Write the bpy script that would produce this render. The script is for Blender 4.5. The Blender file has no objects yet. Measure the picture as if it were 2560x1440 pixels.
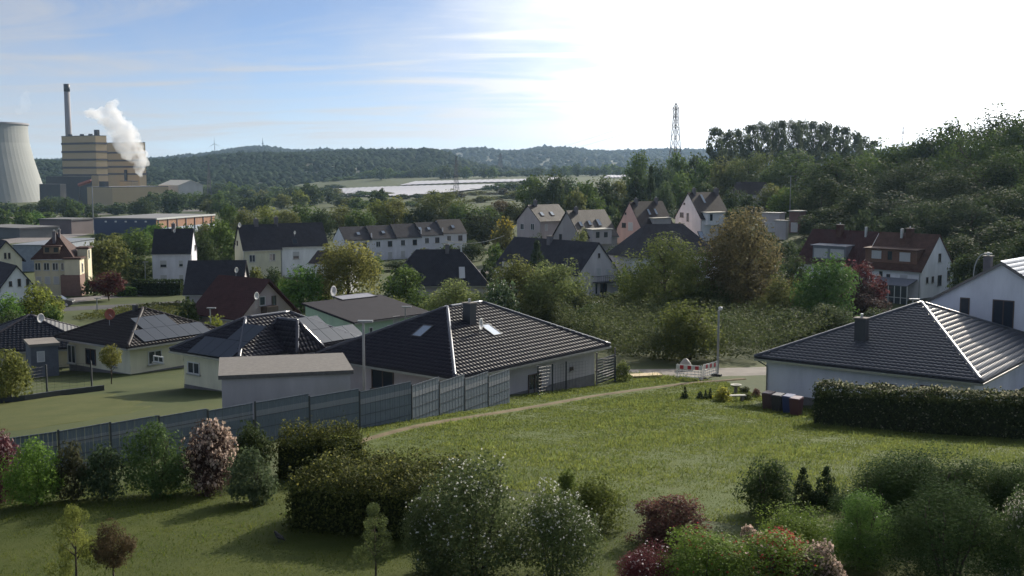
import bpy, bmesh, math, random
import numpy as np
from mathutils import Vector, Matrix
R = math.radians
random.seed(7)
scene = bpy.context.scene
COL = scene.collection

# ------------------------------------------------------------------ camera
FPX, PITCH, ZC = 2800.0, R(6.0), 10.0            # focal length in photo pixels (2560 wide), tilt, eye height
cam_d = bpy.data.cameras.new('camera'); cam = bpy.data.objects.new('camera', cam_d); COL.objects.link(cam)
cam.location = (0, 0, ZC); cam.rotation_euler = (R(90) - PITCH, 0, 0)
cam_d.sensor_width = 36.0; cam_d.lens = 36.0 * FPX / 2560.0
cam_d.clip_start = 0.2; cam_d.clip_end = 30000
scene.camera = cam

# ------------------------------------------------------------------ sky, sun, exposure
SUN_AZ, SUN_EL = R(33), R(25)                    # azimuth clockwise from +Y
SUNV = Vector((math.sin(SUN_AZ)*math.cos(SUN_EL), math.cos(SUN_AZ)*math.cos(SUN_EL), math.sin(SUN_EL)))
world = bpy.data.worlds.new('World'); scene.world = world; world.use_nodes = True
wn, wl = world.node_tree.nodes, world.node_tree.links
wn.clear()
def N(t, **k):
    n = wn.new(t)
    for a, b in k.items(): setattr(n, a, b)
    return n
out = N('ShaderNodeOutputWorld')
sky = N('ShaderNodeTexSky', sky_type='NISHITA', sun_disc=False, sun_elevation=SUN_EL, sun_rotation=SUN_AZ,
        altitude=200, air_density=0.5, dust_density=0.1, ozone_density=3.0)
bg_sky = N('ShaderNodeBackground'); bg_sky.inputs['Strength'].default_value = 0.05
wl.new(sky.outputs[0], bg_sky.inputs['Color'])
tc = N('ShaderNodeTexCoord'); sep = N('ShaderNodeSeparateXYZ'); wl.new(tc.outputs['Generated'], sep.inputs[0])
def M(op, a, b=None, clamp=False, nodes=None, links=None):
    nn, ll = nodes or wn, links or wl
    m = nn.new('ShaderNodeMath'); m.operation = op; m.use_clamp = clamp
    for i, v in enumerate((a, b)):
        if v is None: continue
        if isinstance(v, (int, float)): m.inputs[i].default_value = v
        else: ll.new(v, m.inputs[i])
    return m.outputs[0]
zz = M('ADD', M('MAXIMUM', sep.outputs['Z'], 0.0), 0.10)
cmb = N('ShaderNodeCombineXYZ')
wl.new(M('DIVIDE', sep.outputs['X'], zz), cmb.inputs[0]); wl.new(M('DIVIDE', sep.outputs['Y'], zz), cmb.inputs[1])
def wnoise(scale, rot, sc, detail, rough, dist):
    mp = N('ShaderNodeMapping'); mp.inputs['Rotation'].default_value = (0, 0, rot); mp.inputs['Scale'].default_value = sc
    wl.new(cmb.outputs[0], mp.inputs[0])
    n = N('ShaderNodeTexNoise'); n.inputs['Scale'].default_value = scale; n.inputs['Detail'].default_value = detail
    n.inputs['Roughness'].default_value = rough; n.inputs['Distortion'].default_value = dist
    wl.new(mp.outputs[0], n.inputs['Vector']); return n.outputs[0]
def wramp(v, lo, hi):
    m = N('ShaderNodeMapRange', interpolation_type='SMOOTHSTEP'); wl.new(v, m.inputs[0])
    m.inputs[1].default_value = lo; m.inputs[2].default_value = hi; return m.outputs[0]
veil = wramp(wnoise(0.34, 0.25, (1.0, 0.50, 1), 7, 0.58, 0.7), 0.36, 0.66)      # broad cirrus veil
wisp = wramp(wnoise(1.1, 0.15, (0.45, 1.5, 1), 8, 0.62, 1.1), 0.42, 0.74)      # combed wisps
dotn = N('ShaderNodeVectorMath', operation='DOT_PRODUCT'); wl.new(tc.outputs['Generated'], dotn.inputs[0])
dotn.inputs[1].default_value = SUNV
cs = M('MAXIMUM', dotn.outputs['Value'], 0.0)
aur = M('POWER', cs, 12.0)                                                  # bright aureole of thin cloud round the sun
low = wramp(sep.outputs['Z'], 0.15, 0.0)                                      # veils pile up towards the horizon
glow = M('MULTIPLY', M('MULTIPLY', M('POWER', cs, 5.5), 1.35), M('ADD', 0.62, M('MULTIPLY', M('ADD', veil, wisp), 0.5)))
cover = M('ADD', M('ADD', M('ADD', M('MULTIPLY', veil, 0.44), M('MULTIPLY', wisp, 0.58)), M('MULTIPLY', low, 0.34)), glow, clamp=True)
bg_c = N('ShaderNodeBackground'); bg_c.inputs['Color'].default_value = (0.98, 0.985, 1.0, 1)
wl.new(M('ADD', 0.26, M('MULTIPLY', aur, 3.4)), bg_c.inputs['Strength'])
mixw = N('ShaderNodeMixShader'); wl.new(M('MULTIPLY', cover, 0.92), mixw.inputs[0])
wl.new(bg_sky.outputs[0], mixw.inputs[1]); wl.new(bg_c.outputs[0], mixw.inputs[2]); wl.new(mixw.outputs[0], out.inputs[0])

sun_d = bpy.data.lights.new('sun', 'SUN'); sun_d.energy = 2.5; sun_d.angle = R(0.53); sun_d.color = (1.0, 0.90, 0.74)
sun = bpy.data.objects.new('sun', sun_d); COL.objects.link(sun); sun.location = (60, 40, 60)
sun.rotation_euler = (-SUNV).to_track_quat('-Z', 'Y').to_euler()
scene.view_settings.view_transform = 'Standard'; scene.view_settings.look = 'None'
scene.view_settings.exposure = 1.2; scene.view_settings.gamma = 1.0; scene.view_settings.use_curve_mapping = False
scene.render.engine = 'CYCLES'
cy = scene.cycles
cy.max_bounces = 6; cy.diffuse_bounces = 3; cy.glossy_bounces = 2; cy.transmission_bounces = 3
cy.volume_bounces = 2; cy.transparent_max_bounces = 6; cy.use_denoising = True
cy.sample_clamp_indirect = 4.0; cy.caustics_reflective = False; cy.caustics_refractive = False

# ------------------------------------------------------------------ picture geometry -> place
CP, SP = math.cos(PITCH), math.sin(PITCH)
def slopes(px, py):
    u, v = (px - 1280.0) / FPX, (720.0 - py) / FPX
    yy = CP + v * SP
    return u / yy, (-SP + v * CP) / yy
def at(px, py, D):
    sx, sz = slopes(px, py)
    return Vector((sx * D, D, ZC + sz * D))

# terrain heights: surveyed points (photo x, photo y, distance), interpolated
CTRL = [(0,1440,27.1),(800,1440,27),(1600,1440,27),(2500,1440,27),(100,1290,32.5),(700,1262,34),(1100,1330,31),
 (70,1050,56),(400,1080,50),(930,1100,47),(1030,1050,53),(1430,968,73),(1600,940,80),(1850,925,84),(1905,1018,68),
 (2300,1080,57),(2560,1090,55),(1500,1200,38),(2000,1150,43),(2500,1160,43),(1700,1010,64),(700,960,72),(200,940,80),
 (60,900,95),(300,765,150),(150,738,165),(430,718,185),(600,812,120),(870,845,105),(1500,830,110),(1500,746,175),
 (2290,780,140),(2560,835,95),(2300,850,98),(1000,640,250),(700,700,190),(1600,645,230),(1960,575,225),(2250,602,210),(2560,592,200),
 (2300,520,330),(2560,505,330),(2000,515,330),(390,592,380),(40,595,330),(600,560,480),(900,560,420),(1250,540,400),(1700,500,420),
 (200,520,1000),(0,520,1000),(600,515,850),(900,495,800),(1200,450,1300),(600,492,1300),(1600,470,900),(2000,450,900),(2560,445,900),
 (900,446,1400),(1500,440,1400)]
def feat(x, y):
    r = math.hypot(x, y)
    return max(-0.75, min(0.75, math.atan2(x, max(y, 1.0)))) * 3.0, math.log(max(r, 20.0)) * 2.0
_P, _Z = [], []
for px, py, D in CTRL:
    w = at(px, py, D); _P.append(feat(w.x, w.y)); _Z.append(w.z)
for s in (-0.7, 0.0, 0.7):                       # behind the eye and far away
    _P.append((s * 3, math.log(20.0) * 2)); _Z.append(0.2)
    for dd, zq in ((2500, 0.0), (9000, -10.0)): _P.append((s * 3, math.log(dd) * 2)); _Z.append(zq)
_P = np.array(_P); _Z = np.array(_Z)
_d = np.linalg.norm(_P[:, None] - _P[None], axis=2)
_n = len(_P); _A = np.zeros((_n + 3, _n + 3)); _A[:_n, :_n] = _d + np.eye(_n) * -0.02
_A[:_n, _n] = 1; _A[:_n, _n+1:] = _P; _A[_n, :_n] = 1; _A[_n+1:, :_n] = _P.T
_Wt = np.linalg.solve(_A, np.concatenate([_Z, [0, 0, 0]]))
def ground_np(X, Y):
    X = np.asarray(X, float); Y = np.asarray(Y, float)
    s = np.clip(np.arctan2(X, np.maximum(Y, 1.0)), -0.75, 0.75) * 3.0
    t = np.log(np.maximum(np.hypot(X, Y), 20.0)) * 2.0
    sh = X.shape; q = np.stack([s.ravel(), t.ravel()], 1)
    res = np.empty(len(q))
    for i in range(0, len(q), 20000):
        b = q[i:i+20000]; dd = np.linalg.norm(b[:, None] - _P[None], axis=2)
        res[i:i+20000] = dd @ _Wt[:_n] + _Wt[_n] + b @ _Wt[_n+1:]
    return res.reshape(sh)
def ground(x, y): return float(ground_np([x], [y])[0])
def gp(px, py, lo=16.0, hi=2500.0):              # where the line of sight through a photo point meets the ground
    sx, sz = slopes(px, py)
    Ds = np.geomspace(lo, hi, 500)
    h = ZC + sz * Ds - ground_np(sx * Ds, Ds)
    k = np.where(h < 0)[0]
    D = Ds[k[0]] if len(k) else hi
    return Vector((sx * D, D, ground(sx * D, D)))

# ------------------------------------------------------------------ materials
MC = {}
def newmat(name):
    m = bpy.data.materials.new(name); m.use_nodes = True
    nt = m.node_tree; bsdf = nt.nodes['Principled BSDF']; return m, nt.nodes, nt.links, bsdf
def surf(name, c, rough=0.7, var=0.18, scale=1.5, bump=0.0, bscale=40.0, spec=0.5, metal=0.0, c2=None, detail=6, stretch=(1,1,1), coat=0.0):
    """plain surface: base colour broken up by two octave sets of noise, optional second colour and fine relief"""
    key = (name,)
    if key in MC: return MC[key]
    m, n, l, b = newmat(name); MC[key] = m
    t = n.new('ShaderNodeTexCoord'); mp = n.new('ShaderNodeMapping'); mp.inputs['Scale'].default_value = stretch
    l.new(t.outputs['Object'], mp.inputs[0])
    nz = n.new('ShaderNodeTexNoise'); nz.inputs['Scale'].default_value = scale; nz.inputs['Detail'].default_value = detail
    nz.inputs['Roughness'].default_value = 0.65; l.new(mp.outputs[0], nz.inputs['Vector'])
    rp = n.new('ShaderNodeMapRange'); l.new(nz.outputs[0], rp.inputs[0]); rp.inputs[1].default_value = 0.3; rp.inputs[2].default_value = 0.7
    mx = n.new('ShaderNodeMix'); mx.data_type = 'RGBA'; l.new(rp.outputs[0], mx.inputs[0])
    ca = [v * (1 - var) for v in c]; cb = [min(1, v * (1 + var)) for v in (c2 or c)]
    mx.inputs[6].default_value = (*ca, 1); mx.inputs[7].default_value = (*cb, 1)
    l.new(mx.outputs[2], b.inputs['Base Color'])
    b.inputs['Roughness'].default_value = rough; b.inputs['Specular IOR Level'].default_value = spec; b.inputs['Metallic'].default_value = metal
    b.inputs['Coat Weight'].default_value = coat
    if bump:
        nb = n.new('ShaderNodeTexNoise'); nb.inputs['Scale'].default_value = bscale; nb.inputs['Detail'].default_value = 4
        l.new(mp.outputs[0], nb.inputs['Vector'])
        bp = n.new('ShaderNodeBump'); bp.inputs['Strength'].default_value = bump; bp.inputs['Distance'].default_value = 0.02
        l.new(nb.outputs[0], bp.inputs['Height']); l.new(bp.outputs[0], b.inputs['Normal'])
    return m
def plaster(name, c): return surf('plaster_' + name, [min(.82, v * 1.18) for v in c], 0.85, 0.12, 0.9, 0.25, 60, 0.2, stretch=(1, 1, 0.25))
def roofmat(name, c, rough=0.75, rows=0.33, spec=0.12):
    """clay or concrete tile roof seen from too far to build the tiles: courses as relief, mottled colour"""
    key = ('roof', name)
    if key in MC: return MC[key]
    m, n, l, b = newmat('roof_' + name); MC[key] = m
    t = n.new('ShaderNodeTexCoord'); s = n.new('ShaderNodeSeparateXYZ'); l.new(t.outputs['Object'], s.inputs[0])
    fr = M('FRACT', M('MULTIPLY', s.outputs[2], 1 / (rows * 0.6), nodes=n, links=l), nodes=n, links=l)
    fx = M('SINE', M('MULTIPLY', M('ADD', s.outputs[0], s.outputs[1], nodes=n, links=l), 21.0, nodes=n, links=l), nodes=n, links=l)
    hgt = M('ADD', fr, M('MULTIPLY', fx, 0.25, nodes=n, links=l), nodes=n, links=l)
    bp = n.new('ShaderNodeBump'); bp.inputs['Strength'].default_value = 0.6; bp.inputs['Distance'].default_value = 0.05
    bp.invert = True
    l.new(hgt, bp.inputs['Height']); l.new(bp.outputs[0], b.inputs['Normal'])
    nz = n.new('ShaderNodeTexNoise'); nz.inputs['Scale'].default_value = 1.3; nz.inputs['Detail'].default_value = 9; nz.inputs['Roughness'].default_value = 0.75
    l.new(t.outputs['Object'], nz.inputs['Vector'])
    rp = n.new('ShaderNodeMapRange'); l.new(nz.outputs[0], rp.inputs[0]); rp.inputs[1].default_value = 0.3; rp.inputs[2].default_value = 0.7
    mx = n.new('ShaderNodeMix'); mx.data_type = 'RGBA'; l.new(rp.outputs[0], mx.inputs[0])
    mx.inputs[6].default_value = (*[v * 0.7 for v in c], 1); mx.inputs[7].default_value = (*[v * 1.35 for v in c], 1)
    l.new(mx.outputs[2], b.inputs['Base Color']); b.inputs['Roughness'].default_value = rough; b.inputs['Specular IOR Level'].default_value = spec
    return m
def leafmat(name, trans=0.35, rough=0.7, spec=0.06):
    """leaf: object colour, varied leaf by leaf, part of the light passing through"""
    key = ('leaf', name)
    if key in MC: return MC[key]
    m, n, l, b = newmat('foliage_' + name); MC[key] = m
    oi = n.new('ShaderNodeObjectInfo'); at_ = n.new('ShaderNodeAttribute'); at_.attribute_name = 'rnd'
    hs = n.new('ShaderNodeHueSaturation'); l.new(oi.outputs['Color'], hs.inputs['Color'])
    mr = n.new('ShaderNodeMapRange'); l.new(at_.outputs['Fac'], mr.inputs[0]); mr.inputs[3].default_value = 0.55; mr.inputs[4].default_value = 1.5
    l.new(mr.outputs[0], hs.inputs['Value'])
    mh = n.new('ShaderNodeMapRange'); l.new(at_.outputs['Fac'], mh.inputs[0]); mh.inputs[3].default_value = 0.515; mh.inputs[4].default_value = 0.488
    l.new(mh.outputs[0], hs.inputs['Hue'])
    l.new(hs.outputs[0], b.inputs['Base Color']); b.inputs['Roughness'].default_value = rough; b.inputs['Specular IOR Level'].default_value = spec
    tr = n.new('ShaderNodeBsdfTranslucent'); l.new(hs.outputs[0], tr.inputs['Color'])
    mx = n.new('ShaderNodeMixShader'); mx.inputs[0].default_value = trans
    l.new(b.outputs[0], mx.inputs[1]); l.new(tr.outputs[0], mx.inputs[2]); l.new(mx.outputs[0], n['Material Output'].inputs['Surface'])
    return m
def glassmat(name, c, rough=0.08):
    key = ('glass', name)
    if key in MC: return MC[key]
    m, n, l, b = newmat('glass_' + name); MC[key] = m
    b.inputs['Base Color'].default_value = (*c, 1); b.inputs['Roughness'].default_value = rough; b.inputs['Specular IOR Level'].default_value = 0.2 if name == 'solar' else 0.6
    return m
def grassmat(name, ca, cb, cc, s1=0.35, s2=9.0, bump=0.5):
    key = ('grass', name)
    if key in MC: return MC[key]
    m, n, l, b = newmat(name); MC[key] = m
    t = n.new('ShaderNodeTexCoord')
    def nz(sc, d, rg=0.65):
        k = n.new('ShaderNodeTexNoise'); k.inputs['Scale'].default_value = sc; k.inputs['Detail'].default_value = d; k.inputs['Roughness'].default_value = rg
        l.new(t.outputs['Object'], k.inputs['Vector']); return k.outputs[0]
    def mr(v, lo, hi):
        k = n.new('ShaderNodeMapRange'); l.new(v, k.inputs[0]); k.inputs[1].default_value = lo; k.inputs[2].default_value = hi; return k.outputs[0]
    def mix(f, a, bb):
        k = n.new('ShaderNodeMix'); k.data_type = 'RGBA'; l.new(f, k.inputs[0])
        for i, v in ((6, a), (7, bb)):
            if isinstance(v, tuple): k.inputs[i].default_value = (*v, 1)
            else: l.new(v, k.inputs[i])
        return k.outputs[2]
    c1 = mix(mr(nz(s1, 5), 0.35, 0.65), ca, cb)
    c2 = mix(mr(nz(s2, 6, 0.75), 0.55, 0.78), c1, cc)
    l.new(c2, b.inputs['Base Color']); b.inputs['Roughness'].default_value = 0.9; b.inputs['Specular IOR Level'].default_value = 0.15
    bp = n.new('ShaderNodeBump'); bp.inputs['Strength'].default_value = bump; bp.inputs['Distance'].default_value = 0.05
    l.new(nz(s2 * 3, 5, 0.8), bp.inputs['Height']); l.new(bp.outputs[0], b.inputs['Normal'])
    return m
WHITE = (0.74, 0.74, 0.72)

# ------------------------------------------------------------------ object helpers
def tag(o, label, cat, group=None):
    o['label'] = label; o['category'] = cat
    if group: o['group'] = group
    return o
def struct(o): o['kind'] = 'structure'; return o
def link(name, me, parent=None, mat=None, color=None):
    o = bpy.data.objects.new(name, me); COL.objects.link(o)
    if parent is not None: o.parent = parent
    if mat is not None and me is not None and not me.materials: me.materials.append(mat)
    if color is not None: o.color = (*color, 1)
    return o
def empty(name, loc, rotz=0.0, label=None, cat=None, group=None):
    o = bpy.data.objects.new(name, None); COL.objects.link(o); o.location = loc; o.rotation_euler = (0, 0, rotz)
    o.empty_display_size = 0.3
    if label: tag(o, label, cat, group)
    return o
class MB:
    """collects simple solids into one mesh"""
    def __init__(s): s.v, s.f = [], []
    def add(s, vs, fs):
        k = len(s.v); s.v += [tuple(p) for p in vs]; s.f += [tuple(i + k for i in f) for f in fs]; return s
    def box(s, x0, y0, z0, x1, y1, z1):
        return s.add([(x0,y0,z0),(x1,y0,z0),(x1,y1,z0),(x0,y1,z0),(x0,y0,z1),(x1,y0,z1),(x1,y1,z1),(x0,y1,z1)],
                     [(0,3,2,1),(4,5,6,7),(0,1,5,4),(1,2,6,5),(2,3,7,6),(3,0,4,7)])
    def tube(s, pts, rads, n=8, caps=True):
        pts = [Vector(p) for p in pts]
        if not hasattr(rads, '__len__'): rads = [rads] * len(pts)
        rings = []; up0 = Vector((0, 0, 1))
        for i, p in enumerate(pts):
            d = (pts[min(i+1, len(pts)-1)] - pts[max(i-1, 0)]).normalized()
            a = d.cross(up0)
            if a.length < 1e-3: a = d.cross(Vector((1, 0, 0)))
            a.normalize(); b = d.cross(a)
            rings.append([p + (a * math.cos(2*math.pi*k/n) + b * math.sin(2*math.pi*k/n)) * rads[i] for k in range(n)])
        vs = [q for r in rings for q in r]; fs = []
        for i in range(len(pts) - 1):
            for k in range(n): fs.append((i*n+k, i*n+(k+1) % n, (i+1)*n+(k+1) % n, (i+1)*n+k))
        if caps: fs.append(tuple(range(n))[::-1]); fs.append(tuple((len(pts)-1)*n + k for k in range(n)))
        return s.add(vs, fs)
    def lathe(s, prof, n=24, c=(0, 0)):
        vs = [(c[0] + r*math.cos(2*math.pi*k/n), c[1] + r*math.sin(2*math.pi*k/n), z) for r, z in prof for k in range(n)]
        fs = [(i*n+k, i*n+(k+1) % n, (i+1)*n+(k+1) % n, (i+1)*n+k) for i in range(len(prof)-1) for k in range(n)]
        return s.add(vs, fs)
    def mesh(s, name, smooth=False):
        me = bpy.data.meshes.new(name); me.from_pydata(s.v, [], s.f); me.update()
        if smooth: me.polygons.foreach_set('use_smooth', [True] * len(me.polygons))
        return me
    def build(s, name, mat, parent=None, smooth=False): return link(name, s.mesh(name, smooth), parent, mat)

def sheet(name, poly, mat, dz, res, zf=None, jitter=0.0):
    """a patch of ground draped over the terrain"""
    bm = bmesh.new(); vs = [bm.verts.new((p[0], p[1], 0)) for p in poly]; bm.faces.new(vs)
    xs = [p[0] for p in poly]; ys = [p[1] for p in poly]
    for ax, lo, hi in ((0, min(xs), max(xs)), (1, min(ys), max(ys))):
        k = math.ceil((hi - lo) / res)
        for i in range(1, k):
            co = [0, 0, 0]; co[ax] = lo + (hi - lo) * i / k; no = [0, 0, 0]; no[ax] = 1
            bmesh.ops.bisect_plane(bm, geom=bm.verts[:] + bm.edges[:] + bm.faces[:], plane_co=co, plane_no=no)
    X = np.array([v.co.x for v in bm.verts]); Y = np.array([v.co.y for v in bm.verts]); Z = ground_np(X, Y) + dz
    for v, z in zip(bm.verts, Z): v.co.z = z - ((dz + 0.05) if v.is_boundary else 0.0)   # the rim dips into the ground
    bmesh.ops.recalc_face_normals(bm, faces=bm.faces[:])
    me = bpy.data.meshes.new(name); bm.to_mesh(me); bm.free()
    if me.polygons and me.polygons[0].normal.z < 0: me.flip_normals()
    return struct(link(name, me, None, mat))
def strip(name, pts, width, mat, dz, step=2.0, cols=4):
    """a road or path: a ribbon along a line of ground points"""
    P = [Vector((p[0], p[1], 0)) for p in pts]; line = [P[0]]
    for a, b in zip(P, P[1:]):
        k = max(1, int((b - a).length / step))
        line += [a.lerp(b, i / k) for i in range(1, k + 1)]
    for _ in range(4): line = [line[0]] + [(line[i-1] + line[i]*2 + line[i+1]) / 4 for i in range(1, len(line)-1)] + [line[-1]]
    X, Y = [], []
    for i, p in enumerate(line):
        d = (line[min(i+1, len(line)-1)] - line[max(i-1, 0)]).normalized(); s = Vector((d.y, -d.x, 0))
        w = width * (1 + 0.10 * math.sin(i * 0.9) * (1 if width < 2.5 else 0))
        for k in range(cols + 1): q = p + s * w * (k / cols - 0.5); X.append(q.x); Y.append(q.y)
    n = cols + 1; Z = ground_np(X, Y) + dz; Z[0::n] -= dz + 0.04; Z[cols::n] -= dz + 0.04
    fs = [(i*n+k, i*n+k+1, (i+1)*n+k+1, (i+1)*n+k) for i in range(len(line)-1) for k in range(cols)]
    me = bpy.data.meshes.new(name); me.from_pydata(list(zip(X, Y, Z)), [], fs); me.update()
    if me.polygons[0].normal.z < 0: me.flip_normals()
    return struct(link(name, me, None, mat))

# ------------------------------------------------------------------ ground
GR = grassmat('rough_grass', (0.050, 0.068, 0.025), (0.075, 0.088, 0.033), (0.10, 0.085, 0.045), 0.12, 1.8)
rows = list(np.concatenate([np.arange(-60, 20, 5.0), np.geomspace(20, 9000, 190)]))
cols = np.linspace(-1, 1, 141)
XX, YY = [], []
for y in rows:
    hw = 55 + max(y, 0) * 0.80
    XX.append(cols * hw); YY.append(np.full(len(cols), y))
XX = np.array(XX); YY = np.array(YY); ZZ = ground_np(XX, YY)
nc = len(cols)
me = bpy.data.meshes.new('terrain')
me.from_pydata(list(zip(XX.ravel(), YY.ravel(), ZZ.ravel())), [],
               [(i*nc+k, i*nc+k+1, (i+1)*nc+k+1, (i+1)*nc+k) for i in range(len(rows)-1) for k in range(nc-1)])
me.update(); me.polygons.foreach_set('use_smooth', [True] * len(me.polygons))
struct(link('terrain', me, None, GR))

LAWN = grassmat('lawn_grass', (0.052, 0.072, 0.014), (0.076, 0.094, 0.020), (0.10, 0.10, 0.032), 0.5, 14.0, 0.9)
lawn_poly = [(-32, 15), (12, 15), (14, 24), (9, 30.5), (6.5, 31.3), (-1, 36.8), (-3, 37.8), (-8, 38), (-17, 38), (-32, 38)]
sheet('lawn', lawn_poly, LAWN, 0.03, 1.2)
g = lambda px, py: (lambda v: (v.x, v.y))(gp(px, py))
side_lawn = [g(-160, 1100), g(20, 1085), g(230, 1052), g(420, 1020), g(300, 985), g(120, 988), g(-200, 1005)]
sheet('side_lawn', side_lawn, grassmat('dry_lawn', (0.066, 0.080, 0.024), (0.090, 0.098, 0.032), (0.11, 0.10, 0.045), 0.5, 10.0), 0.03, 1.5)
MEADOW = grassmat('meadow_ground', (0.072, 0.100, 0.024), (0.094, 0.116, 0.030), (0.11, 0.10, 0.045), 0.22, 2.5, 1.0)
meadow_poly = [(-7.5, 40), (-1, 37), (7, 31.5), (16, 28), (34, 32), (40, 56), (24, 60), (17, 67), (15, 78), (8, 82), (4.5, 73), (-3, 60), (-6.5, 52), (-9, 46)]
sheet('meadow', meadow_poly, MEADOW, 0.03, 1.5)
DIRT = surf('trodden_dirt', (0.15, 0.12, 0.075), 0.95, 0.35, 1.2, 0.6, 14, 0.1)
PATH = [g(780,1150), g(880,1113), g(1000,1080), g(1150,1049), g(1330,1021), g(1480,993), g(1600,975), g(1720,959), g(1860,949)]
strip('dirt_path', PATH, 0.7, DIRT, 0.07, 1.0)
ASPH = surf('old_asphalt', (0.060, 0.060, 0.064), 0.85, 0.2, 0.6, 0.4, 30, 0.3)
CONC = surf('pale_concrete', (0.21, 0.19, 0.17), 0.9, 0.15, 0.8, 0.3, 20, 0.2)
PAVE = surf('paving', (0.17, 0.155, 0.15), 0.9, 0.2, 1.0, 0.4, 12, 0.2)
strip('street', [g(1500, 936), g(1640, 936), g(1800, 931), g(1960, 926), g(2200, 915)], 5.2, CONC, 0.06, 2.0)
strip('side_street', [g(-120, 800), g(60, 779), g(200, 770), g(330, 766), g(460, 758), g(560, 752)], 7.0, ASPH, 0.08, 3.0)
strip('forecourt', [g(120, 760), g(200, 748), g(330, 738)], 6.0, PAVE, 0.10, 3.0)
strip('lane', [g(1100, 700), g(1240, 672), g(1330, 640)], 6.0, CONC, 0.12, 4.0)
strip('yard', [g(-60, 612), g(60, 606), g(200, 578), g(235, 570)], 16.0, PAVE, 0.2, 8.0)
strip('works_road', [g(-40, 548), g(120, 543), g(240, 537), g(420, 528), g(640, 527)], 12.0, PAVE, 0.5, 10.0)
# fields under white foil, beyond the town
FOIL = surf('crop_foil', (0.34, 0.335, 0.36), 0.6, 0.10, 0.15, 0, 20, 0.4)
def field(name, pts, n):
    """long foil tunnels side by side: a ribbed sheet"""
    Q = [gp(*p) for p in pts]; A, B, C, D_ = Q
    vs, fs = [], []
    for i in range(n + 1):
        for j in range(13):
            p = A.lerp(B, i / n).lerp(D_.lerp(C, i / n), j / 12)
            vs.append((p.x, p.y, ground(p.x, p.y) + (0.9 if i % 2 else 1.2)))
    for i in range(n):
        for j in range(12): fs.append((i*13+j, (i+1)*13+j, (i+1)*13+j+1, i*13+j+1))
    me = bpy.data.meshes.new(name); me.from_pydata(vs, [], fs); me.update()
    if me.polygons[0].normal.z < 0: me.flip_normals()
    return struct(link(name, me, None, FOIL))
field('foil_field', [(825, 492), (1010, 494), (1300, 462), (800, 476)], 60)
field('foil_field', [(1000, 465), (1330, 455), (1330, 449), (1040, 456)], 40)
field('foil_field', [(1370, 452), (1400, 452), (1400, 446), (1370, 446)], 10)
field('foil_field', [(1510, 446), (1565, 446), (1562, 439), (1510, 440)], 12)
# ------------------------------------------------------------------ foliage
def quads_mesh(name, cen, nor, size, rng, aspect=0.62, rnd=None):
    """leaves: one small rhombic quad per point, facing nor, of the given size"""
    n = len(cen); nor = nor / (np.linalg.norm(nor, axis=1, keepdims=True) + 1e-9)
    h = rng.normal(size=(n, 3)); a = np.cross(nor, h); a /= (np.linalg.norm(a, axis=1, keepdims=True) + 1e-9)
    b = np.cross(nor, a); s = np.asarray(size).reshape(-1, 1) * 0.5
    v = np.stack([cen - a*s, cen - b*s*aspect, cen + a*s, cen + b*s*aspect + nor*s*0.15], 1).reshape(-1, 3)
    me = bpy.data.meshes.new(name)
    me.vertices.add(n*4); me.vertices.foreach_set('co', v.astype(np.float32).ravel())
    me.loops.add(n*4); me.loops.foreach_set('vertex_index', np.arange(n*4, dtype=np.int32))
    me.polygons.add(n); me.polygons.foreach_set('loop_start', np.arange(0, n*4, 4, dtype=np.int32))
    me.update(calc_edges=True)
    at_ = me.attributes.new('rnd', 'FLOAT', 'FACE')
    at_.data.foreach_set('value', (rng.random(n) if rnd is None else rnd).astype(np.float32))
    return me
def usphere(rng, n):
    v = rng.normal(size=(n, 3)); return v / np.linalg.norm(v, axis=1, keepdims=True)
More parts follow.
